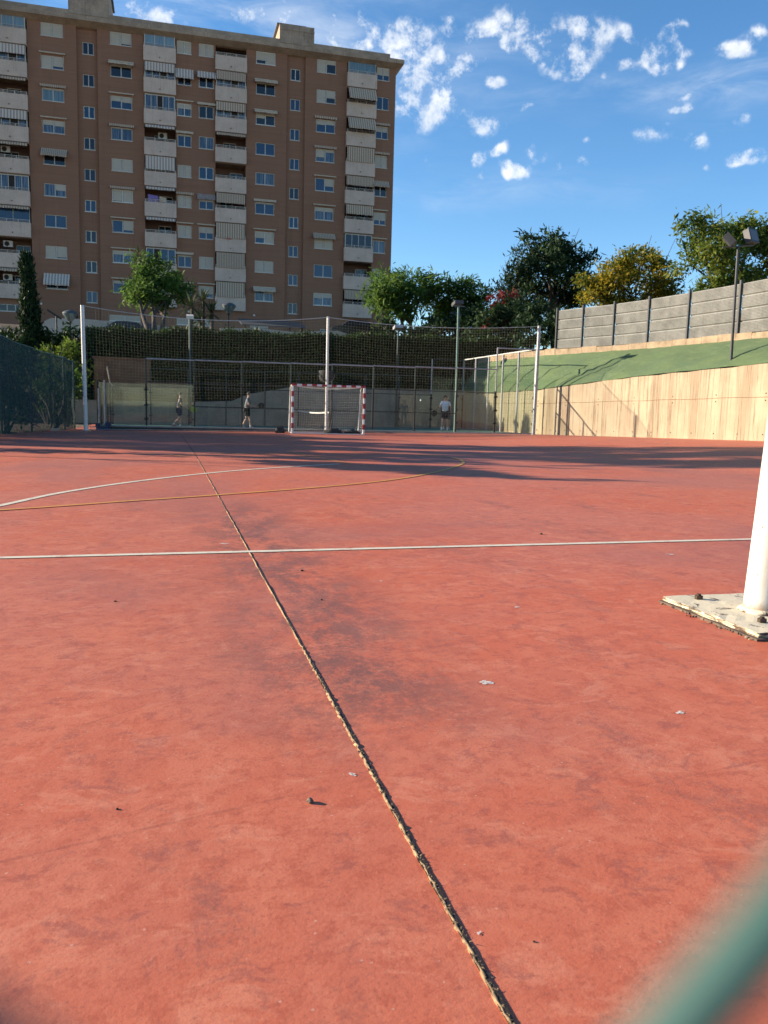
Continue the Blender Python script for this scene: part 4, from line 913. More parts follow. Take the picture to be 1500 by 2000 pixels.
# ------------------------------------------------------------------ plants
def leafmesh(name, cent, size, asp, ma, parent, droop=.3, per=9, spread=.3, jitter=.35, up=.35):
    """leaf-sized diamonds scattered in little sprays round every given point"""
    cent = np.asarray(cent, float); N = len(cent)*per
    c = np.repeat(cent, per, 0); d0 = rng.normal(size=(len(cent), 3)); d0 /= np.linalg.norm(d0, axis=1)[:, None]; d0[:, 2] += up
    d = np.repeat(d0, per, 0)+rng.normal(size=(N, 3))*.75; d[:, 2] -= droop; d /= np.linalg.norm(d, axis=1)[:, None]
    c = c+rng.normal(size=(N, 3))*spread*np.array([1, 1, .75])
    L = size*(1+jitter*rng.normal(size=(N, 1))).clip(.4, 1.8)
    s = np.cross(d, rng.normal(size=(N, 3))); s /= np.linalg.norm(s, axis=1)[:, None]+1e-9; nrm = np.cross(d, s)
    a = c; m1 = c+d*L*.5+s*L*asp*.5+nrm*L*.08; m2 = c+d*L*.5-s*L*asp*.5+nrm*L*.08; e = c+d*L
    V = np.stack([a, m1, e, m2], 1).reshape(-1, 3)
    if parent: V = V-np.array(origin(parent))
    me = bpy.data.meshes.new(name); me.vertices.add(len(V)); me.vertices.foreach_set('co', V.ravel())
    me.loops.add(N*4); me.loops.foreach_set('vertex_index', np.arange(N*4)); me.polygons.add(N)
    me.polygons.foreach_set('loop_start', np.arange(N)*4); me.polygons.foreach_set('loop_total', np.full(N, 4)); me.materials.append(ma); me.update(calc_edges=True)
    o = bpy.data.objects.new(name, me); COL.objects.link(o)
    if parent: o.parent = parent
    return o
LM = dict(
 green=leafmat('mid_green_leaves', [(.022, .050, .012), (.05, .10, .02), (.09, .16, .03)]),
 bright=leafmat('bright_green_leaves', [(.03, .07, .015), (.075, .145, .026), (.15, .22, .045)], .45),
 dark=leafmat('dark_green_leaves', [(.010, .022, .010), (.022, .045, .016), (.05, .08, .025)], .25),
 cyp=leafmat('cypress_leaves', [(.010, .022, .011), (.02, .04, .015), (.04, .065, .022)], .15),
 orange=leafmat('orange_yellow_leaves', [(.03, .055, .013), (.10, .125, .018), (.28, .22, .02), (.45, .31, .028)], .5),
 right=leafmat('yellow_green_leaves', [(.03, .06, .014), (.10, .15, .025), (.26, .26, .04)], .45),
 red=leafmat('red_bougainvillea_bracts', [(.10, .014, .016), (.22, .035, .032), (.30, .08, .06)], .4),
 hedge=leafmat('hedge_leaves', [(.008, .018, .005), (.020, .044, .010), (.065, .105, .02)], .2),
 lime=leafmat('lime_shrub_leaves', [(.04, .075, .012), (.09, .14, .02), (.15, .19, .03)], .45),
 palm=leafmat('grey_green_straps', [(.02, .035, .022), (.045, .065, .03), (.10, .10, .04)], .25),
)
def lumps3(lp, d):
    out = []
    for i, (x, y, rx, ry) in enumerate(lp):
        r = rx*d/FPX; dd = d+((i*37) % 11-5)/5*1.1*min(r, 1.6)
        out.append((dep(x, y, dd), rx*dd/FPX, max(.5*(rx+ry)*dd/FPX, .3), ry*dd/FPX))
    return out
def crownpts(L3, dens, shell=.45):
    # sprays gathered in flattened clumps, so that gaps open between them
    P = []
    for c, a, b_, h in L3:
        n = max(6, int(dens*a*b_*h**.6)); k = max(4, int(n/11)); v = rng.normal(size=(k, 3)); v /= np.linalg.norm(v, axis=1)[:, None]
        r = (shell+(1-shell)*rng.random((k, 1))**.6)*(1+.12*rng.normal(size=(k, 1)))
        cl = np.array(c)+v*r*np.array([a, b_, h]); m_ = min(a, b_)
        w = rng.normal(size=(n, 3))*np.array([.23, .23, .11])*min(max(m_, .5), 1.7)
        P.append(cl[rng.integers(0, k, n)]+w)
    return np.concatenate(P)
def tree(name, lp, d, base, ma, label, cat='tree', size=.3, asp=.35, dens=60, per=9, droop=.3, spread=.28, trunk=.16, stems=1, group=None, up=.35, twigs=0):
    L3 = lumps3(lp, d) if not isinstance(lp[0][0], Vector) else lp
    bx = Vector(base); t_ = thing(name, bx, label, cat, group)
    b = MB(); cen = sum((l[0] for l in L3), Vector())/len(L3)
    for s_ in range(stems):
        o_ = Vector((.25*(s_-(stems-1)/2), .1*s_, 0)); fork = bx.lerp(cen, .45)+o_*3; fork.z = bx.z+(cen.z-bx.z)*.5
        b.tube([bx+o_-Vector((0, 0, .3)), bx.lerp(fork, .5)+o_*.4+Vector((.06, .03, 0)), fork], [trunk*1.25, trunk, trunk*.75], 8)
        for i, (c, *_r) in enumerate(L3):
            if i % stems == s_:
                mid = fork.lerp(c, .5)+Vector((.2*rng.normal(), .2*rng.normal(), .15)); b.tube([fork, mid, c], [trunk*.5, trunk*.3, trunk*.1], 6)
                for q in range(3+twigs):
                    e = c+Vector(rng.normal(size=3).tolist())*min(_r)*.7; b.tube([mid.lerp(c, .4), e], [trunk*.14, .012], 4, False)
    b.build('trunk', M['bark'], t_)
    leafmesh('crown', crownpts(L3, dens), size, asp, ma, t_, droop, per, spread, .35, up)
    return t_
def base_at(px_, Y, lo=0): p = at(px_, 640, Y); return (p.x, Y, hz(p.x, Y)+lo)
# slim cypress
CY = 50.5; p = at(66, 690, CY); zt_ = at(56, 503, CY).z; cy = thing('cypress_tree', (p.x, CY, 0), 'tall slim dark cypress rising between the screened fence and the brown building', 'tree')
b = MB(); b.tube([(p.x, CY, 1.0), (p.x-.1, CY, zt_-.6)], [.14, .03], 8); b.build('trunk', M['bark'], cy)
pts = []
for i in range(1500):
    q = rng.random()**.85; z = 2.0+(zt_-2.0)*q; r = (.56*(1-q)**.55+.06)*(.86+.2*math.sin(z*2.4)) * (.72 if q > .8 else 1); a = rng.random()*6.28; r *= .45+.55*rng.random()**.5
    pts.append((p.x-.28*q+r*math.cos(a), CY+r*math.sin(a), z))
leafmesh('crown', pts, .24, .30, LM['cyp'], cy, -.9, 10, .10, .3, 1.2)
tree('round_tree', [(262,545,30,26),(300,528,36,22),(335,552,28,26),(285,572,42,24),(325,580,32,20),(252,568,20,18),(310,552,35,28),(350,572,16,14),(276,592,22,12)], 59, base_at(300, 58), LM['bright'], 'round bright green tree in front of the brown building, left of the spiky plants', size=.42, asp=.22, dens=62, per=10, droop=.55, spread=.3, trunk=.17, stems=3)
tree('feathery_tree', [(757,562,34,32),(798,570,40,36),(836,575,28,28),(745,598,24,26),(780,612,34,22),(744,543,18,14),(852,556,18,13),(818,550,24,18),(775,540,26,14),(730,575,14,22)], 60, base_at(805, 59), LM['bright'], 'bright feathery tree overlapping the right edge of the brown building', size=.46, asp=.2, dens=55, per=10, droop=.75, spread=.34, trunk=.18, stems=2)
tree('dark_tree', [(890,580,32,26),(925,578,26,22),(905,606,44,24),(872,562,20,12),(858,602,22,24),(905,560,25,14),(940,610,22,26),(880,625,40,16)], 62, base_at(905, 61), LM['green'], 'dark green tree between the feathery tree and the red flowering shrub', size=.42, asp=.25, dens=60, per=10, droop=.5, spread=.32, trunk=.16, stems=2)
tree('tall_tree', [(1075,486,42,26),(1038,482,24,20),(1110,500,38,30),(1060,528,46,32),(1115,545,38,28),(1085,578,50,28),(1138,508,17,18),(1025,461,13,9),(1120,588,32,18),(1078,463,18,9),(1045,560,30,26)], 58, base_at(1090, 56), LM['dark'], 'tallest dark green tree on the bank left of the panel fence', size=.40, asp=.28, dens=58, per=10, droop=.35, spread=.3, trunk=.24, stems=2, twigs=1)
tree('conifer_tree', [(1010,515,13,26),(1006,545,22,28),(1000,580,32,32),(1022,600,36,34),(1000,618,40,22)], 56, base_at(1012, 54), LM['cyp'], 'dark pointed conifer standing just left of the tallest dark tree', size=.30, asp=.25, dens=95, per=10, droop=-.4, spread=.22, trunk=.15, up=.9)
p = at(985, 530, 54.5); bt = thing('bare_branch', (p.x, 54.5, hz(p.x, 54.5)), 'bare leafless branch poking out beside the dark pointed conifer', 'branch'); b = MB(); z0 = hz(p.x, 54.5)
st_ = at(1000, 560, 54.5); b.tube([(st_.x+.3, 54.5, z0-.2), tuple(st_)], [.05, .035], 5)
for i in range(12):
    e = at(975+rng.random()*22, 500+rng.random()*30, 54.5); m_ = st_.lerp(e, .5)+Vector((-.1, 0, .1)); b.tube([st_, m_, e], [.03, .02, .008], 4)
b.build('twigs', M['bark'], bt)
bg_ = base_at(965, 52); sh = thing('bougainvillea', bg_, 'red flowering bougainvillea beside the dark conifer above the hedge', 'shrub')
leafmesh('leaves', crownpts(lumps3([(962,618,36,30),(985,600,22,30),(945,635,30,18)], 53), 90), .26, .45, LM['dark'], sh, .3, 9, .2)
leafmesh('blossom', crownpts(lumps3([(972,582,17,12),(988,572,12,8),(966,606,16,12),(985,598,12,9),(955,632,12,7),(998,574,9,7),(975,622,10,8)], 52.2), 90, .6), .20, .6, LM['red'], sh, .3, 7, .10)
b = MB(); b.tube([bg_, tuple(at(970, 600, 52.5))], [.09, .04], 6); b.build('trunk', M['bark'], sh)
def shrub(name, lp, d, base, ma, label, size=.26, dens=90, asp=.4, cat='shrub', spread=.2):
    s_ = thing(name, base, label, cat); L3 = lumps3(lp, d)
    leafmesh('foliage', crownpts(L3, dens, .5), size, asp, ma, s_, .3, 9, spread)
    b = MB()
    for c, *_ in L3: b.tube([Vector(base)-Vector((0, 0, .2)), Vector(base).lerp(c, .5)+Vector((.1, 0, .1)), c], [.07, .05, .02], 5)
    b.build('stems', M['bark'], s_)
shrub('evergreen_shrub', [(1050,640,42,36),(1080,628,22,32),(1022,650,38,36),(1073,668,17,18),(1040,612,46,24)], 51, base_at(1045, 50), LM['dark'], 'large dark evergreen shrub behind the right end of the ball-stop net')
shrub('lime_shrub', [(118,690,26,22),(143,705,22,26),(130,672,16,16),(100,680,18,18),(150,735,16,30),(110,715,25,25)], 44, (at(125, 690, 42).x, 42.5, 0), LM['lime'], 'lime green shrub between the screened fence and the left net post', .22)
shrub('evergreen_shrub', [(95,740,22,40),(70,760,20,45),(120,770,22,45),(145,790,14,45),(135,745,16,30)], 40, (at(105, 760, 40).x, 40, 0), LM['green'], 'mid green shrub pressed against the far part of the screened fence', .24)
shrub('evergreen_shrub', [(20,760,34,55),(-10,740,30,60),(40,800,25,40),(15,700,30,30)], 34.5, (at(10, 780, 34).x, 34, 0), LM['dark'], 'dark shrub looming behind the near part of the screened fence', .24)
shrub('evergreen_shrub', [(100,656,30,13),(140,653,26,12),(25,660,42,14),(70,664,34,17),(115,672,40,16),(155,680,16,22),(30,680,44,24),(-10,670,30,24),(110,685,40,20)], 47.5, (at(90, 670, 47).x, 47, 0), LM['hedge'], 'dark hedge-like shrub below the street wall left of the left net post', .24)
shrub('evergreen_shrub', [(770,648,40,16),(830,645,42,20),(890,648,42,20),(940,650,34,20),(985,655,34,22),(860,628,40,14),(920,625,36,18)], 57, base_at(880, 55.5), LM['dark'], 'long dark shrub mass under the trees behind the green floodlight pole', .3)
# spiky plants
def yucca(px_, py_, Y, h, label, n=46):
    p = at(px_, py_, Y); g = hz(p.x, Y); y_ = thing('yucca_plant', (p.x, Y, g), label, 'yucca'); b = MB(); b.tube([(p.x, Y, g-.2), (p.x+.05, Y, p.z)], [.13, .10], 8); b.build('trunk', M['bark'], y_)
    b = MB()
    for i in range(n):
        a = rng.random()*6.28; el = R_(-35+115*rng.random()); L = h*(.7+.5*rng.random()); d = Vector((math.cos(a)*math.cos(el), math.sin(a)*math.cos(el), math.sin(el))); s_ = d.cross(Vector((0, 0, 1))).normalized()*.055
        c = Vector((p.x, Y, p.z)); m_ = c+d*L*.5; e = c+d*L-Vector((0, 0, L*.16)); b.face([c+s_*.5, c-s_*.5, m_-s_, m_+s_]); b.face([m_+s_, m_-s_, e])
    b.build('leaves', LM['palm'], y_)
yucca(374, 600, 57, 1.25, 'spiky yucca behind the pale box lamp, leftmost of the spiky plants'); yucca(396, 588, 57.5, 1.15, 'tallest spiky yucca in front of the brown building'); yucca(413, 612, 57, 1.2, 'spiky yucca left of the dome lamp, rightmost of the spiky plants'); yucca(390, 628, 56.5, 1.2, 'lowest spiky yucca just above the hedge top')
# trees behind the panel fence
def dbase(px_, d): p = dep(px_, 600, d); return (p.x, p.y, max(hz(p.x, p.y), 4.0))
tree('orange_tree', [(1163,555,30,24),(1208,528,40,28),(1255,516,42,26),(1297,532,32,28),(1240,562,66,28),(1182,585,42,18),(1148,572,26,16),(1318,556,14,20),(1290,580,38,14),(1225,590,40,12),(1140,548,16,10)], 47, dbase(1240, 47), LM['orange'], 'orange and yellow leaved tree behind the middle of the grey panel fence', size=.20, asp=.45, dens=150, per=10, droop=.25, spread=.22, trunk=.17, stems=3)
tree('spreading_tree', [(1370,450,40,24),(1420,444,42,22),(1470,452,42,25),(1392,490,50,32),(1458,495,50,32),(1350,518,24,22),(1402,540,46,22),(1482,540,42,28),(1347,472,17,17),(1372,562,26,14),(1530,480,42,42),(1440,560,34,14)], 41, dbase(1445, 41), LM['right'], 'large yellow-green tree behind the right end of the grey panel fence', size=.26, asp=.32, dens=150, per=10, droop=.4, spread=.26, trunk=.2, stems=3)
# long clipped hedge
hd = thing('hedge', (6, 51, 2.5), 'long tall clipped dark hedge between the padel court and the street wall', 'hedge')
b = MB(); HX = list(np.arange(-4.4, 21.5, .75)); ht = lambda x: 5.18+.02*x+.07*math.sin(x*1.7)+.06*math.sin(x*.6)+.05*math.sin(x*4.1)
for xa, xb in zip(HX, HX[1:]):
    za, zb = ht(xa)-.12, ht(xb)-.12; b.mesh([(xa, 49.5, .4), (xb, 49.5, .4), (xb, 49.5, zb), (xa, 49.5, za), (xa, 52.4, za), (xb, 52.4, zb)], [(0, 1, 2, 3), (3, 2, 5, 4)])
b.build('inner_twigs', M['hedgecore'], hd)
N = 13000; x = rng.random(N)*26-4.5; top = rng.random(N) < .36; hh = np.array([ht(v) for v in x])
zz = np.where(top, hh-.05+.09*rng.normal(size=N), 1.0+(hh-1.0)*rng.random(N)**.8); yy = np.where(top, 49.4+2.9*rng.random(N)**1.6, 49.38+.13*rng.normal(size=N))
leafmesh('foliage', np.stack([x, yy, zz], 1), .17, .5, LM['hedge'], hd, .2, 6, .11)
# unseen trees added beyond the left fence to cast shadow across the court
def offtree(x, y, h, r, label, slim=False):
    L3 = [(Vector((x+.3*r*rng.normal()*(not slim), y+.25*r*rng.normal()*(not slim), h*(.3+.62*i/5))), r*(1.0-.13*abs(i-2)) if not slim else r*(1-.16*i), r*(1.0-.1*abs(i-2)) if not slim else r*(1-.16*i), h*.13) for i in range(6)]
    tree('added_shade_tree', L3, 1, (x, y, 0), LM['dark'], label, size=.42, asp=.5, dens=45, per=9, spread=.3, trunk=.2)
SHADE = [(-9.6, 24.0, 5.6, .45), (-9.4, 26.1, 9.4, 1.0), (-10.2, 28.9, 9.8, 1.15), (-9.6, 31.4, 9.4, 1.0), (-9.8, 33.8, 7.2, .9), (-9.0, 36.0, 5.2, 1.6)]
WORDS = ['low added shade tree beyond the left fence, nearest the camera', 'tall added shade tree beyond the left fence behind the low one', 'tallest added shade tree in the row beyond the left fence', 'tall narrow added shade tree in the row beyond the left fence', 'added shade tree beyond the left fence near its middle', 'added shade tree beyond the left fence farthest from the camera']
for (x, y, h, r), w in zip(SHADE, WORDS): offtree(x, y, h, r, w)
# unseen lanky tree added here, its crown shaped to cast a pointed shadow
L3 = [(Vector((-8.6, 21.9, 3.75)), .5, .45, .28), (Vector((-8.55, 21.7, 4.15)), .6, .65, .4), (Vector((-8.6, 21.1, 4.3)), .5, .6, .32), (Vector((-8.6, 20.5, 4.55)), .35, .4, .26), (Vector((-8.6, 20.0, 4.82)), .16, .2, .15)]
tree('added_shadow_tree', L3, 1, (-8.6, 21.4, 0), LM['green'], 'small lanky leaning tree added for its pointed shadow beyond the left fence', size=.26, asp=.55, dens=420, per=9, spread=.12, trunk=.07)
# ------------------------------------------------------------------ people on the padel court
M['hair'] = mat('dark_hair', (.025, .017, .012), .7, .3, 20)
def skinned(name, joints, edges, parent, ma, root, sub=2, offs=None):
    me = bpy.data.meshes.new(name); off = origin(parent); ids = {k: i for i, k in enumerate(joints)}
    me.from_pydata([Vector(v[0])-off for v in joints.values()], [(ids[a], ids[b_]) for a, b_ in edges], []); me.update()
    o = bpy.data.objects.new(name, me); COL.objects.link(o); md = o.modifiers.new('Skin', 'SKIN'); md.use_smooth_shade = True
    sv = me.skin_vertices[0].data
    for k, i in ids.items():
        r = joints[k][1]; sv[i].radius = (r, r) if not isinstance(r, tuple) else r; sv[i].use_root = (k == root)
    s_ = o.modifiers.new('Sub', 'SUBSURF'); s_.levels = sub; s_.render_levels = sub
    bpy.context.view_layer.update()
    dg = bpy.context.evaluated_depsgraph_get(); m2 = bpy.data.meshes.new_from_object(o.evaluated_get(dg)); m2.name = name
    bpy.data.objects.remove(o); m2.materials.clear(); m2.materials.append(ma); m2.polygons.foreach_set('use_smooth', [True]*len(m2.polygons))
    o = bpy.data.objects.new(name, m2); COL.objects.link(o); o.parent = parent
    return o
def person(x, y, rot, label, shirt, shorts, pose, H=1.75, sock=None, shoecol=(.6, .6, .58)):
    g = cz(x, y)+.012; root = thing('person', (x, y, g), label, 'person'); rz = Matrix.Rotation(rot, 3, 'Z'); k = H/1.75
    def W_(v): return Vector((x, y, g))+rz@(Vector(v)*k)             # the body faces local +Y
    lean = pose.get('lean', .05)
    J = {'pelvis': ((0, 0, .95), .125), 'waist': ((0, lean*.4, 1.10), .115), 'chest': ((0, lean*.8, 1.30), .14), 'neckb': ((0, lean*1.05, 1.47), .065), 'neck': ((0, lean*1.25, 1.54), .055),
         'head': ((0, lean*1.4+.02, 1.64), (.085, .10)), 'crown': ((0, lean*1.4+.0, 1.72), (.065, .075)), 'nose': ((0, lean*1.4+.125, 1.625), .014), 'chin': ((0, lean*1.4+.075, 1.565), .03)}
    E = [('pelvis', 'waist'), ('waist', 'chest'), ('chest', 'neckb'), ('neckb', 'neck'), ('neck', 'head'), ('head', 'crown'), ('head', 'nose'), ('head', 'chin')]
    for s_, n in ((-1, 'l'), (1, 'r')):
        kn, an = pose['leg_'+n]; el, wr = pose['arm_'+n]
        hip = Vector((.09*s_, 0, .90)); sh_ = Vector((.185*s_, lean, 1.42))
        J.update({'hip'+n: (hip, .088), 'knee'+n: (kn, .056), 'calf'+n: (Vector(kn).lerp(Vector(an), .3), .058), 'ank'+n: (an, .036), 'toe'+n: (Vector(an)+Vector((.02*s_, .16, -.045)), .034), 'sh'+n: (sh_, .058), 'el'+n: (el, .042), 'wr'+n: (wr, .028)})
        E += [('pelvis', 'hip'+n), ('hip'+n, 'knee'+n), ('knee'+n, 'calf'+n), ('calf'+n, 'ank'+n), ('ank'+n, 'toe'+n), ('chest', 'sh'+n), ('sh'+n, 'el'+n), ('el'+n, 'wr'+n)]
        d = (Vector(wr)-Vector(el)).normalized(); side = d.cross(Vector((0, 0, 1)) if abs(d.z) < .9 else Vector((0, 1, 0))).normalized(); palm = Vector(wr)+d*.07
        J['palm'+n] = (palm, .026); E.append(('wr'+n, 'palm'+n))
        for q, (o_, ln) in enumerate(((-.03, .07), (-.01, .085), (.011, .08), (.031, .062))):
            a = palm+d*.03+side*o_; J[f'f{q}{n}'] = (a+d*ln*.5, .0085); J[f'g{q}{n}'] = (a+d*ln*.8+side.cross(d)*.025, .007); E += [('palm'+n, f'f{q}{n}'), (f'f{q}{n}', f'g{q}{n}')]
        J['th'+n] = (palm-side*.045+d*.0, .010); J['tj'+n] = (palm-side*.06+d*.035, .008); E += [('palm'+n, 'th'+n), ('th'+n, 'tj'+n)]
    JW = {a: (W_(v), tuple(q*k for q in r) if isinstance(r, tuple) else r*k) for a, (v, r) in J.items()}
    body = skinned('body', JW, E, root, M['skin'], 'pelvis')
    S = {a: JW[a] for a in ('pelvis', 'waist', 'chest', 'neckb', 'shl', 'shr')}
    S = {'pelvis': (W_((0, 0, .93)), .155*k), 'waist': (JW['waist'][0], .15*k), 'chest': (JW['chest'][0], .168*k), 'neckb': (W_((0, lean, 1.465)), .075*k)}
    SE = [('pelvis', 'waist'), ('waist', 'chest'), ('chest', 'neckb')]
    for n in 'lr':
        S['sh'+n] = (JW['sh'+n][0], .075*k); S['sl'+n] = (JW['sh'+n][0].lerp(JW['el'+n][0], .72), .062*k); SE += [('chest', 'sh'+n), ('sh'+n, 'sl'+n)]
    skinned('shirt', S, SE, root, mat('shirt_cloth', shirt, .9, .2, 8), 'pelvis')
    T = {'pelvis': (W_((0, 0, .95)), .148*k)}; TE = []
    for n in 'lr':
        T['hip'+n] = (JW['hip'+n][0], .115*k); T['th'+n] = (JW['hip'+n][0].lerp(JW['knee'+n][0], .82), .092*k); TE += [('pelvis', 'hip'+n), ('hip'+n, 'th'+n)]
    skinned('shorts', T, TE, root, mat('shorts_cloth', shorts, .9, .2, 8), 'pelvis')
    for n in 'lr':
        a, t_ = JW['ank'+n][0], JW['toe'+n][0]; dz = Vector((0, 0, -.03*k)); dirv = (t_-a); dirv.z = 0
        skinned('shoe', {'h': (a-dirv*.35+dz, .04*k), 'm': (a+dz+dirv*.25, .046*k), 't': (t_+dirv*.12, .038*k)}, [('h', 'm'), ('m', 't')], root, mat('shoe', shoecol, .6, .2, 8), 'm')
        if sock: skinned('sock', {'a': (a+Vector((0, 0, .0)), .044*k), 'b': (a.lerp(JW['calf'+n][0], .42), .05*k)}, [('a', 'b')], root, mat('sock', sock, .9, .1, 8), 'a')
    hc = JW['head'][0]; b = MB(); vs = []
    for j in range(7):
        for i in range(14):
            th = j/6*R_(112); a = 2*math.pi*i/14; v = Vector((math.sin(th)*math.cos(a)*.098, math.sin(th)*math.sin(a)*.116-.012, math.cos(th)*.115+.02))
            if v.y > .03 and v.z < .06: v.z = .06+.2*(v.z-.06)*.1; v.y = min(v.y, .10)
            vs.append(hc+rz@(v*k))
    b.mesh(vs, [(j*14+i, (j+1)*14+i, (j+1)*14+(i+1) % 14, j*14+(i+1) % 14) for j in range(6) for i in range(14)], True); b.build('hair', M['hair'], root)
    for s_ in (-1, 1):
        b = MB(); e = hc+rz@(Vector((.034*s_, .098, .005))*k); b.lathe(e, [(.003, -.010), (.011, -.004), (.012, .003), (.003, .010)], 8); b.build('eye', M['dark'], root)
        b = MB(); e = hc+rz@(Vector((.092*s_, -.005, -.005))*k); b.lathe(e, [(.006, -.03), (.016, -.015), (.018, .015), (.008, .03)], 8); b.build('ear', M['skin'], root)
    b = MB(); e = hc+rz@(Vector((0, .094, -.048))*k); b.tube([e+rz@Vector((-.024, 0, 0)), e+rz@Vector((0, .006, -.002)), e+rz@Vector((.024, 0, 0))], .006, 6); b.build('mouth', mat('lips', (.34, .13, .11), .5), root)
    return root, W_, JW
def racket(hand, d, nrm, ma, label):
    d = d.normalized(); nrm = (nrm-d*nrm.dot(d)).normalized(); s_ = d.cross(nrm); t_ = thing('padel_racket', hand, label, 'racket')
    b = MB(); b.tube([hand-d*.06, hand+d*.14], .016, 8); b.build('grip', M['black'], t_)
    b = MB(); c = hand+d*.29; ring = [c+(d*math.cos(a)*.15+s_*math.sin(a)*.13) for a in np.linspace(0, 2*math.pi, 21)[:-1]]; n = 20
    b.mesh([p+nrm*.018 for p in ring]+[p-nrm*.018 for p in ring], [tuple(range(n)), tuple(range(n, 2*n))[::-1]]+[(i, (i+1) % n, n+(i+1) % n, n+i)[::-1] for i in range(n)]); b.tube(ring+[ring[0]], .02, 6); b.build('racket_head', ma, t_)
EAST = -math.pi/2
_, W_, J = person(.55, 41, EAST, 'padel player in a navy shirt and shorts walking right, holding a lime green racket', (.018, .024, .07), (.015, .02, .06),
   dict(lean=.06, leg_l=((-.09, .10, .52), (-.09, .05, .09)), leg_r=((.09, .02, .50), (.09, -.30, .16)), arm_l=((-.24, .05, 1.16), (-.22, .24, 1.06)), arm_r=((.25, .10, 1.15), (.21, .34, 1.02))), 1.70, (.7, .68, .64), (.45, .16, .10))
racket(J['palmr'][0], Vector((1, -.1, -.22)), Vector((.3, 1, .4)), mat('lime_racket', (.30, .46, .05), .5, .2, 12), 'lime green racket in the hand of the navy shirted player')
_, W_, J = person(3.75, 41, EAST, 'padel player in a grey shirt and black shorts striding right with a dark racket', (.13, .145, .15), (.01, .012, .012),
   dict(lean=.08, leg_l=((-.09, .16, .50), (-.09, .20, .09)), leg_r=((.09, -.02, .50), (.09, -.22, .10)), arm_l=((-.25, .02, 1.15), (-.22, .22, 1.02)), arm_r=((.25, .06, 1.15), (.20, .32, 1.08))), 1.78, (.66, .66, .64))
racket(J['palmr'][0], Vector((1, -.1, .2)), Vector((.3, 1, .3)), M['black'], 'dark racket in the hand of the grey shirted player')
_, W_, J = person(13.95, 41, R_(150), 'padel player in a white shirt and black shorts seen from behind, beside the green pole', (.62, .62, .66), (.016, .015, .02),
   dict(lean=.05, leg_l=((-.10, .03, .50), (-.12, -.06, .09)), leg_r=((.10, .06, .50), (.16, .02, .09)), arm_l=((-.27, -.02, 1.16), (-.30, .2, 1.10)), arm_r=((.27, .02, 1.16), (.34, .22, 1.12))), 1.80, (.66, .66, .64))
racket(J['palmr'][0], Vector((-.4, .2, -.8)), Vector((.3, 1, .4)), M['black'], 'black racket held low by the white shirted player')
_, W_, J = person(14.75, 43.2, R_(-165), 'padel player in a dark navy outfit half hidden behind the white shirted player', (.022, .030, .075), (.020, .028, .07),
   dict(lean=.14, leg_l=((-.14, .12, .48), (-.18, .02, .09)), leg_r=((.14, .12, .48), (.18, .02, .09)), arm_l=((-.28, .06, 1.16), (-.26, .20, .96)), arm_r=((.28, .06, 1.16), (.26, .20, .96))), 1.62, (.66, .66, .64))
b = MB(); p = at(822, 782, 42); b.lathe(p-Vector((0, 0, .05)), [(.01, 0), (.036, .014), (.05, .05), (.036, .086), (.01, .1)], 10); tag(b.build('padel_ball', M['white']), 'pale ball in flight left of the white shirted player', 'ball')
# ------------------------------------------------------------------ foreground: post, fence wires, litter
X, Y = 3.31, 3.955; z = cz(X, Y); Y0, Y1 = 3.53, 4.385
M['rustwhite'] = None
ma, t, bs, oc = newmat('rusty_white_plate')
n_ = t.noise(oc, 9, 7, .7, .5); n2_ = t.noise(oc, 3, 4); g_ = t.n.new('ShaderNodeNewGeometry'); sn = t.n.new('ShaderNodeSeparateXYZ'); t.put(sn.inputs[0], g_.outputs['Normal'])
side = t.math('SUBTRACT', 1, t.math('ABSOLUTE', sn.outputs[2]))
f = t.ramp(t.math('ADD', n_, t.math('MULTIPLY', side, .30)), .57, .66)
c = t.mix(f, (.66, .57, .40), t.mix(t.ramp(n2_, .35, .65), (.085, .034, .012), (.03, .018, .012))); t.put(bs.inputs['Base Color'], c); bs.inputs['Roughness'].default_value = .7; t.put(bs.inputs['Normal'], t.bump(n_, .5, .01)); M['rustwhite'] = ma
chipped, t, bs, oc = newmat('chipped_white_post_paint')
n_ = t.noise(oc, 22, 6, .72); n2_ = t.noise(t.scale(oc, (4, 4, .6)), 3, 6, .7); szp = t.n.new('ShaderNodeSeparateXYZ'); t.put(szp.inputs[0], oc)
c = t.mix(t.ramp(n2_, .4, .7), (.62, .60, .53), (.50, .47, .39)); c = t.mix(t.ramp(n_, .655, .68), c, (.16, .09, .045))
c = t.mix(t.math('MULTIPLY', t.ramp(t.math('ADD', szp.outputs[2], t.math('MULTIPLY', n_, -.12)), .06, -.02), .8), c, (.26, .14, .06))
t.put(bs.inputs['Base Color'], c); bs.inputs['Roughness'].default_value = .38; t.put(bs.inputs['Normal'], t.bump(n_, .12, .004))
po = thing('court_post', (X, Y, z), 'thick white round post on a rusty white base plate near the camera', 'post')
b = MB(); b.tube([(X, Y, z+.036), (X+.055, Y, z+1.05), (X+.17, Y, z+3.3)], [.104, .1, .1], 32); b.build('shaft', chipped, po)
b = MB(); b.lathe((X, Y, z+.036), [(.135, 0), (.13, .008), (.108, .02), (.104, .022)], 28); b.build('weld_collar', M['rustwhite'], po)
bm = bmesh.new(); bmesh.ops.create_cube(bm, size=1); me = bpy.data.meshes.new('base_plate')
bmesh.ops.scale(bm, vec=(.78, Y1-Y0, .026), verts=bm.verts); bmesh.ops.subdivide_edges(bm, edges=bm.edges, cuts=12, use_grid_fill=True)
for v in bm.verts: v.co += Vector((.003*rng.normal(), .003*rng.normal(), .0012*rng.normal())); v.co += Vector((2.945+.39-X, (Y0+Y1)/2-Y, .023))
bm.to_mesh(me); bm.free(); me.materials.append(M['rustwhite']); o = bpy.data.objects.new('base_plate', me); COL.objects.link(o); o.parent = po
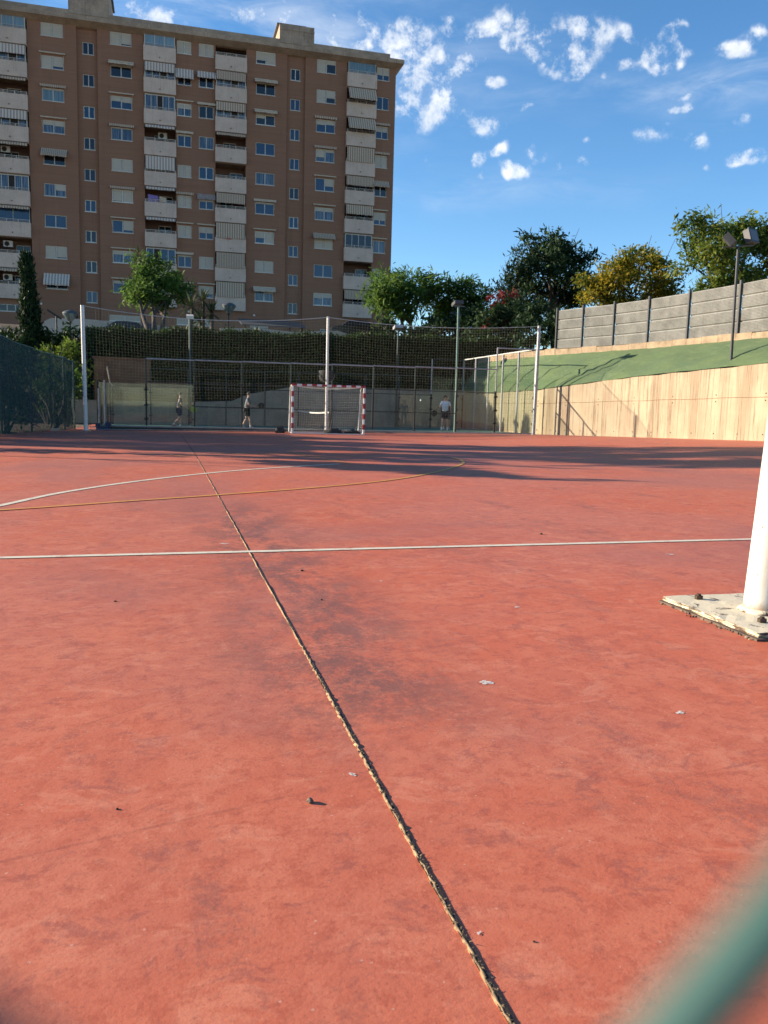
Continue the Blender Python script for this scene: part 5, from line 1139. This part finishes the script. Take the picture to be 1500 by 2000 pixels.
b = MB(); b.box(2.925, 3.72, Y0-.02, Y1+.01, z-.03, z+.0085); b.build('mortar_bed', mat('dark_mortar', (.13, .09, .065), .95, .4, 14), po)
M['boltm'] = mat('rusty_bolt_steel', (.07, .045, .03), .7, .5, 30, metal=.4)
for bx, by in ((3.06, Y1-.1), (3.06+.0, Y0+.12), (3.56, Y1-.1), (3.56, Y0+.12)):
    pass
for bx, by in ((at(1364, 1176, 4.28).x, 4.28), (at(1487, 1226, 3.72).x, 3.72), (3.60, 4.28), (3.62, 3.64)):
    b = MB(); b.tube([(bx, by, z+.034), (bx, by, z+.058)], .024, 6, True, False); b.tube([(bx, by, z+.058), (bx, by, z+.068)], .013, 10); b.build('bolt', M['boltm'], po)
b = MB()
for i in range(70):                                 # crumbs and dead grass along the plate edge
    yy_ = Y0+(Y1-Y0)*rng.random(); xx_ = 2.94-abs(rng.normal())*.02; s_ = .003+.006*rng.random(); c = Vector((xx_, yy_, cz(xx_, yy_)+s_*.5)); d = Vector(rng.normal(size=3).tolist()).normalized()*s_
    b.obox(c, d, d.orthogonal().normalized()*s_*.6, (0, 0, s_*.5))
tag(b.build('grit', mat('pale_grit', (.24, .18, .12), .9, .5, 60)), kind='stuff')
YF = .031
cl = thing('chain_link_fence', (0, YF, 0), 'green chain-link fence close to the camera, a wire crossing the lower right corner', 'fence')
M['wire'] = mat('green_coated_wire', (.045, .115, .095), .5, .15, 40)
cA = -1.1012; cB = 1.1250; pitch_ = .076                 # X-Z and X+Z of two measured wires
b = MB()
def wire(kind, c_):
    # kind 0: X-Z=c ; kind 1: X+Z=c  within X[-2.2,2.2], Z[.03,2.3]
    pts = []
    for zz_ in np.linspace(.03, 2.3, 2): pts.append(((c_+zz_) if kind == 0 else (c_-zz_), YF+(.0012 if kind == 0 else -.0012), zz_))
    (xa, _, za), (xb, _, zb) = pts
    def clip(x_): q = (x_-xa)/(xb-xa); return (x_, pts[0][1], za+(zb-za)*q)
    lo, hi = -2.2, 2.2
    A, B2 = pts
    if xa < lo: A = clip(lo)
    if xa > hi: A = clip(hi)
    if xb < lo: B2 = clip(lo)
    if xb > hi: B2 = clip(hi)
    if (max(xa, xb) < lo) or (min(xa, xb) > hi): return
    b.tube([A, B2], .0018, 10)
for k in range(-70, 71):
    wire(0, cA+k*pitch_); wire(1, cB+k*pitch_)
b.build('wire_mesh', M['wire'], cl)
for x in (-2.2, 2.2):
    b = MB(); b.tube([(x, YF, -.1), (x, YF, 2.4)], .024, 10); b.build('post', M['greenpole'], cl)
def pebble(name, c, r, ma, label, cat, seed, flat=.6):
    rr = np.random.default_rng(seed); bm = bmesh.new(); bmesh.ops.create_icosphere(bm, subdivisions=3, radius=r)
    ph = rr.random(6)*6
    for v in bm.verts:
        n = v.co.normalized(); q = 1+.16*math.sin(n.x*3+ph[0])+.14*math.sin(n.y*4+ph[1])+.1*math.sin(n.z*5+n.x*4+ph[2])+.05*math.sin(n.x*11+n.y*9+ph[3]); v.co = v.co*q; v.co.z *= flat
    me = bpy.data.meshes.new(name); bm.to_mesh(me); bm.free(); me.materials.append(ma); o = bpy.data.objects.new(name, me); COL.objects.link(o); o.location = (c[0], c[1], cz(c[0], c[1])+r*flat*.75)
    return tag(o, label, cat)
pebble('stone', (.40, 2.28), .0105, mat('grey_pebble', (.20, .15, .11), .9, .5, 90), 'small grey brown stone on the red court left of the joint', 'stone', 2, .75)
def gpt(px_, py_):
    d = ray(px_, py_); t_ = -EYE/(d.z-SLOPE*d.x); return ORI+d*t_
for i, (px_, py_, r, lab) in enumerate([(229, 1581, .0045, 'tiny dark seed in the lower left of the court'), (225, 1175, .007, 'dark crumb of litter on the left of the court'), (1043, 1840, .003, 'tiny dark seed right of the joint near the bottom of the photo'), (590, 1115, .01, 'dark crumb beyond the white line, just right of the joint'), (628, 1172, .007, 'dark crumb right of the joint below the white line'), (1057, 1044, .014, 'dark leaf crumb on the court beyond the white line')]):
    q = gpt(px_, py_); pebble('seed', (q.x, q.y), r, M['boltm'], lab, 'seed', 20+i, .6)
M['splat'] = mat('white_dropping', (.70, .62, .55), .8, .25, 80)
def splat(px_, py_, r, label, seed):
    q = gpt(px_, py_); rr = np.random.default_rng(seed); b = MB()
    blobs = [(0, 0, r)]+[(rr.normal()*r*.9, rr.normal()*r*.7, r*(.2+.4*rr.random())) for _ in range(9)]
    for i, (dx, dy, ra) in enumerate(blobs):
        n = 14; z_ = .0012+.0002*i; b.face([(q.x+dx+ra*math.cos(a)*(1+.3*rr.normal()*.5), q.y+dy+ra*math.sin(a)*.8*(1+.25*rr.normal()*.5), cz(q.x, q.y)+z_) for a in np.linspace(0, 6.283, n+1)[:-1]])
    return tag(b.build('white_splat', M['splat']), label, 'splat')
for i, (px_, py_, r, lab) in enumerate([(952, 1333, .020, 'largest white splat on the red court right of the joint'), (1328, 1392, .013, 'white splat on the right of the court below the base plate'), (688, 1513, .008, 'faint white splat beside the joint near the small stone'), (935, 1823, .0045, 'tiny white speck right of the joint near the bottom'), (1310, 1083, .02, 'white splat below the white line near the post'), (1010, 1186, .013, 'small pale splat on the court left of the base plate'), (437, 1062, .022, 'pale splat just beyond the white line left of the joint'), (745, 1135, .010, 'pale speck right of the joint below the white line'), (1303, 879, .12, 'pale patch on the far court before the retaining wall')]):
    splat(px_, py_, r, lab, 40+i)
q = gpt(92, 841); b = MB(); c = Vector((q.x+.35, q.y-.3, cz(q.x, q.y)+.012)); b.obox(c+Vector((0, 0, .05)), (.17, .03, 0), (-.02, .11, 0), (0, .01, .05)); tag(b.build('concrete_block', M['conc']), 'small pale concrete block at the foot of the screened fence', 'block')
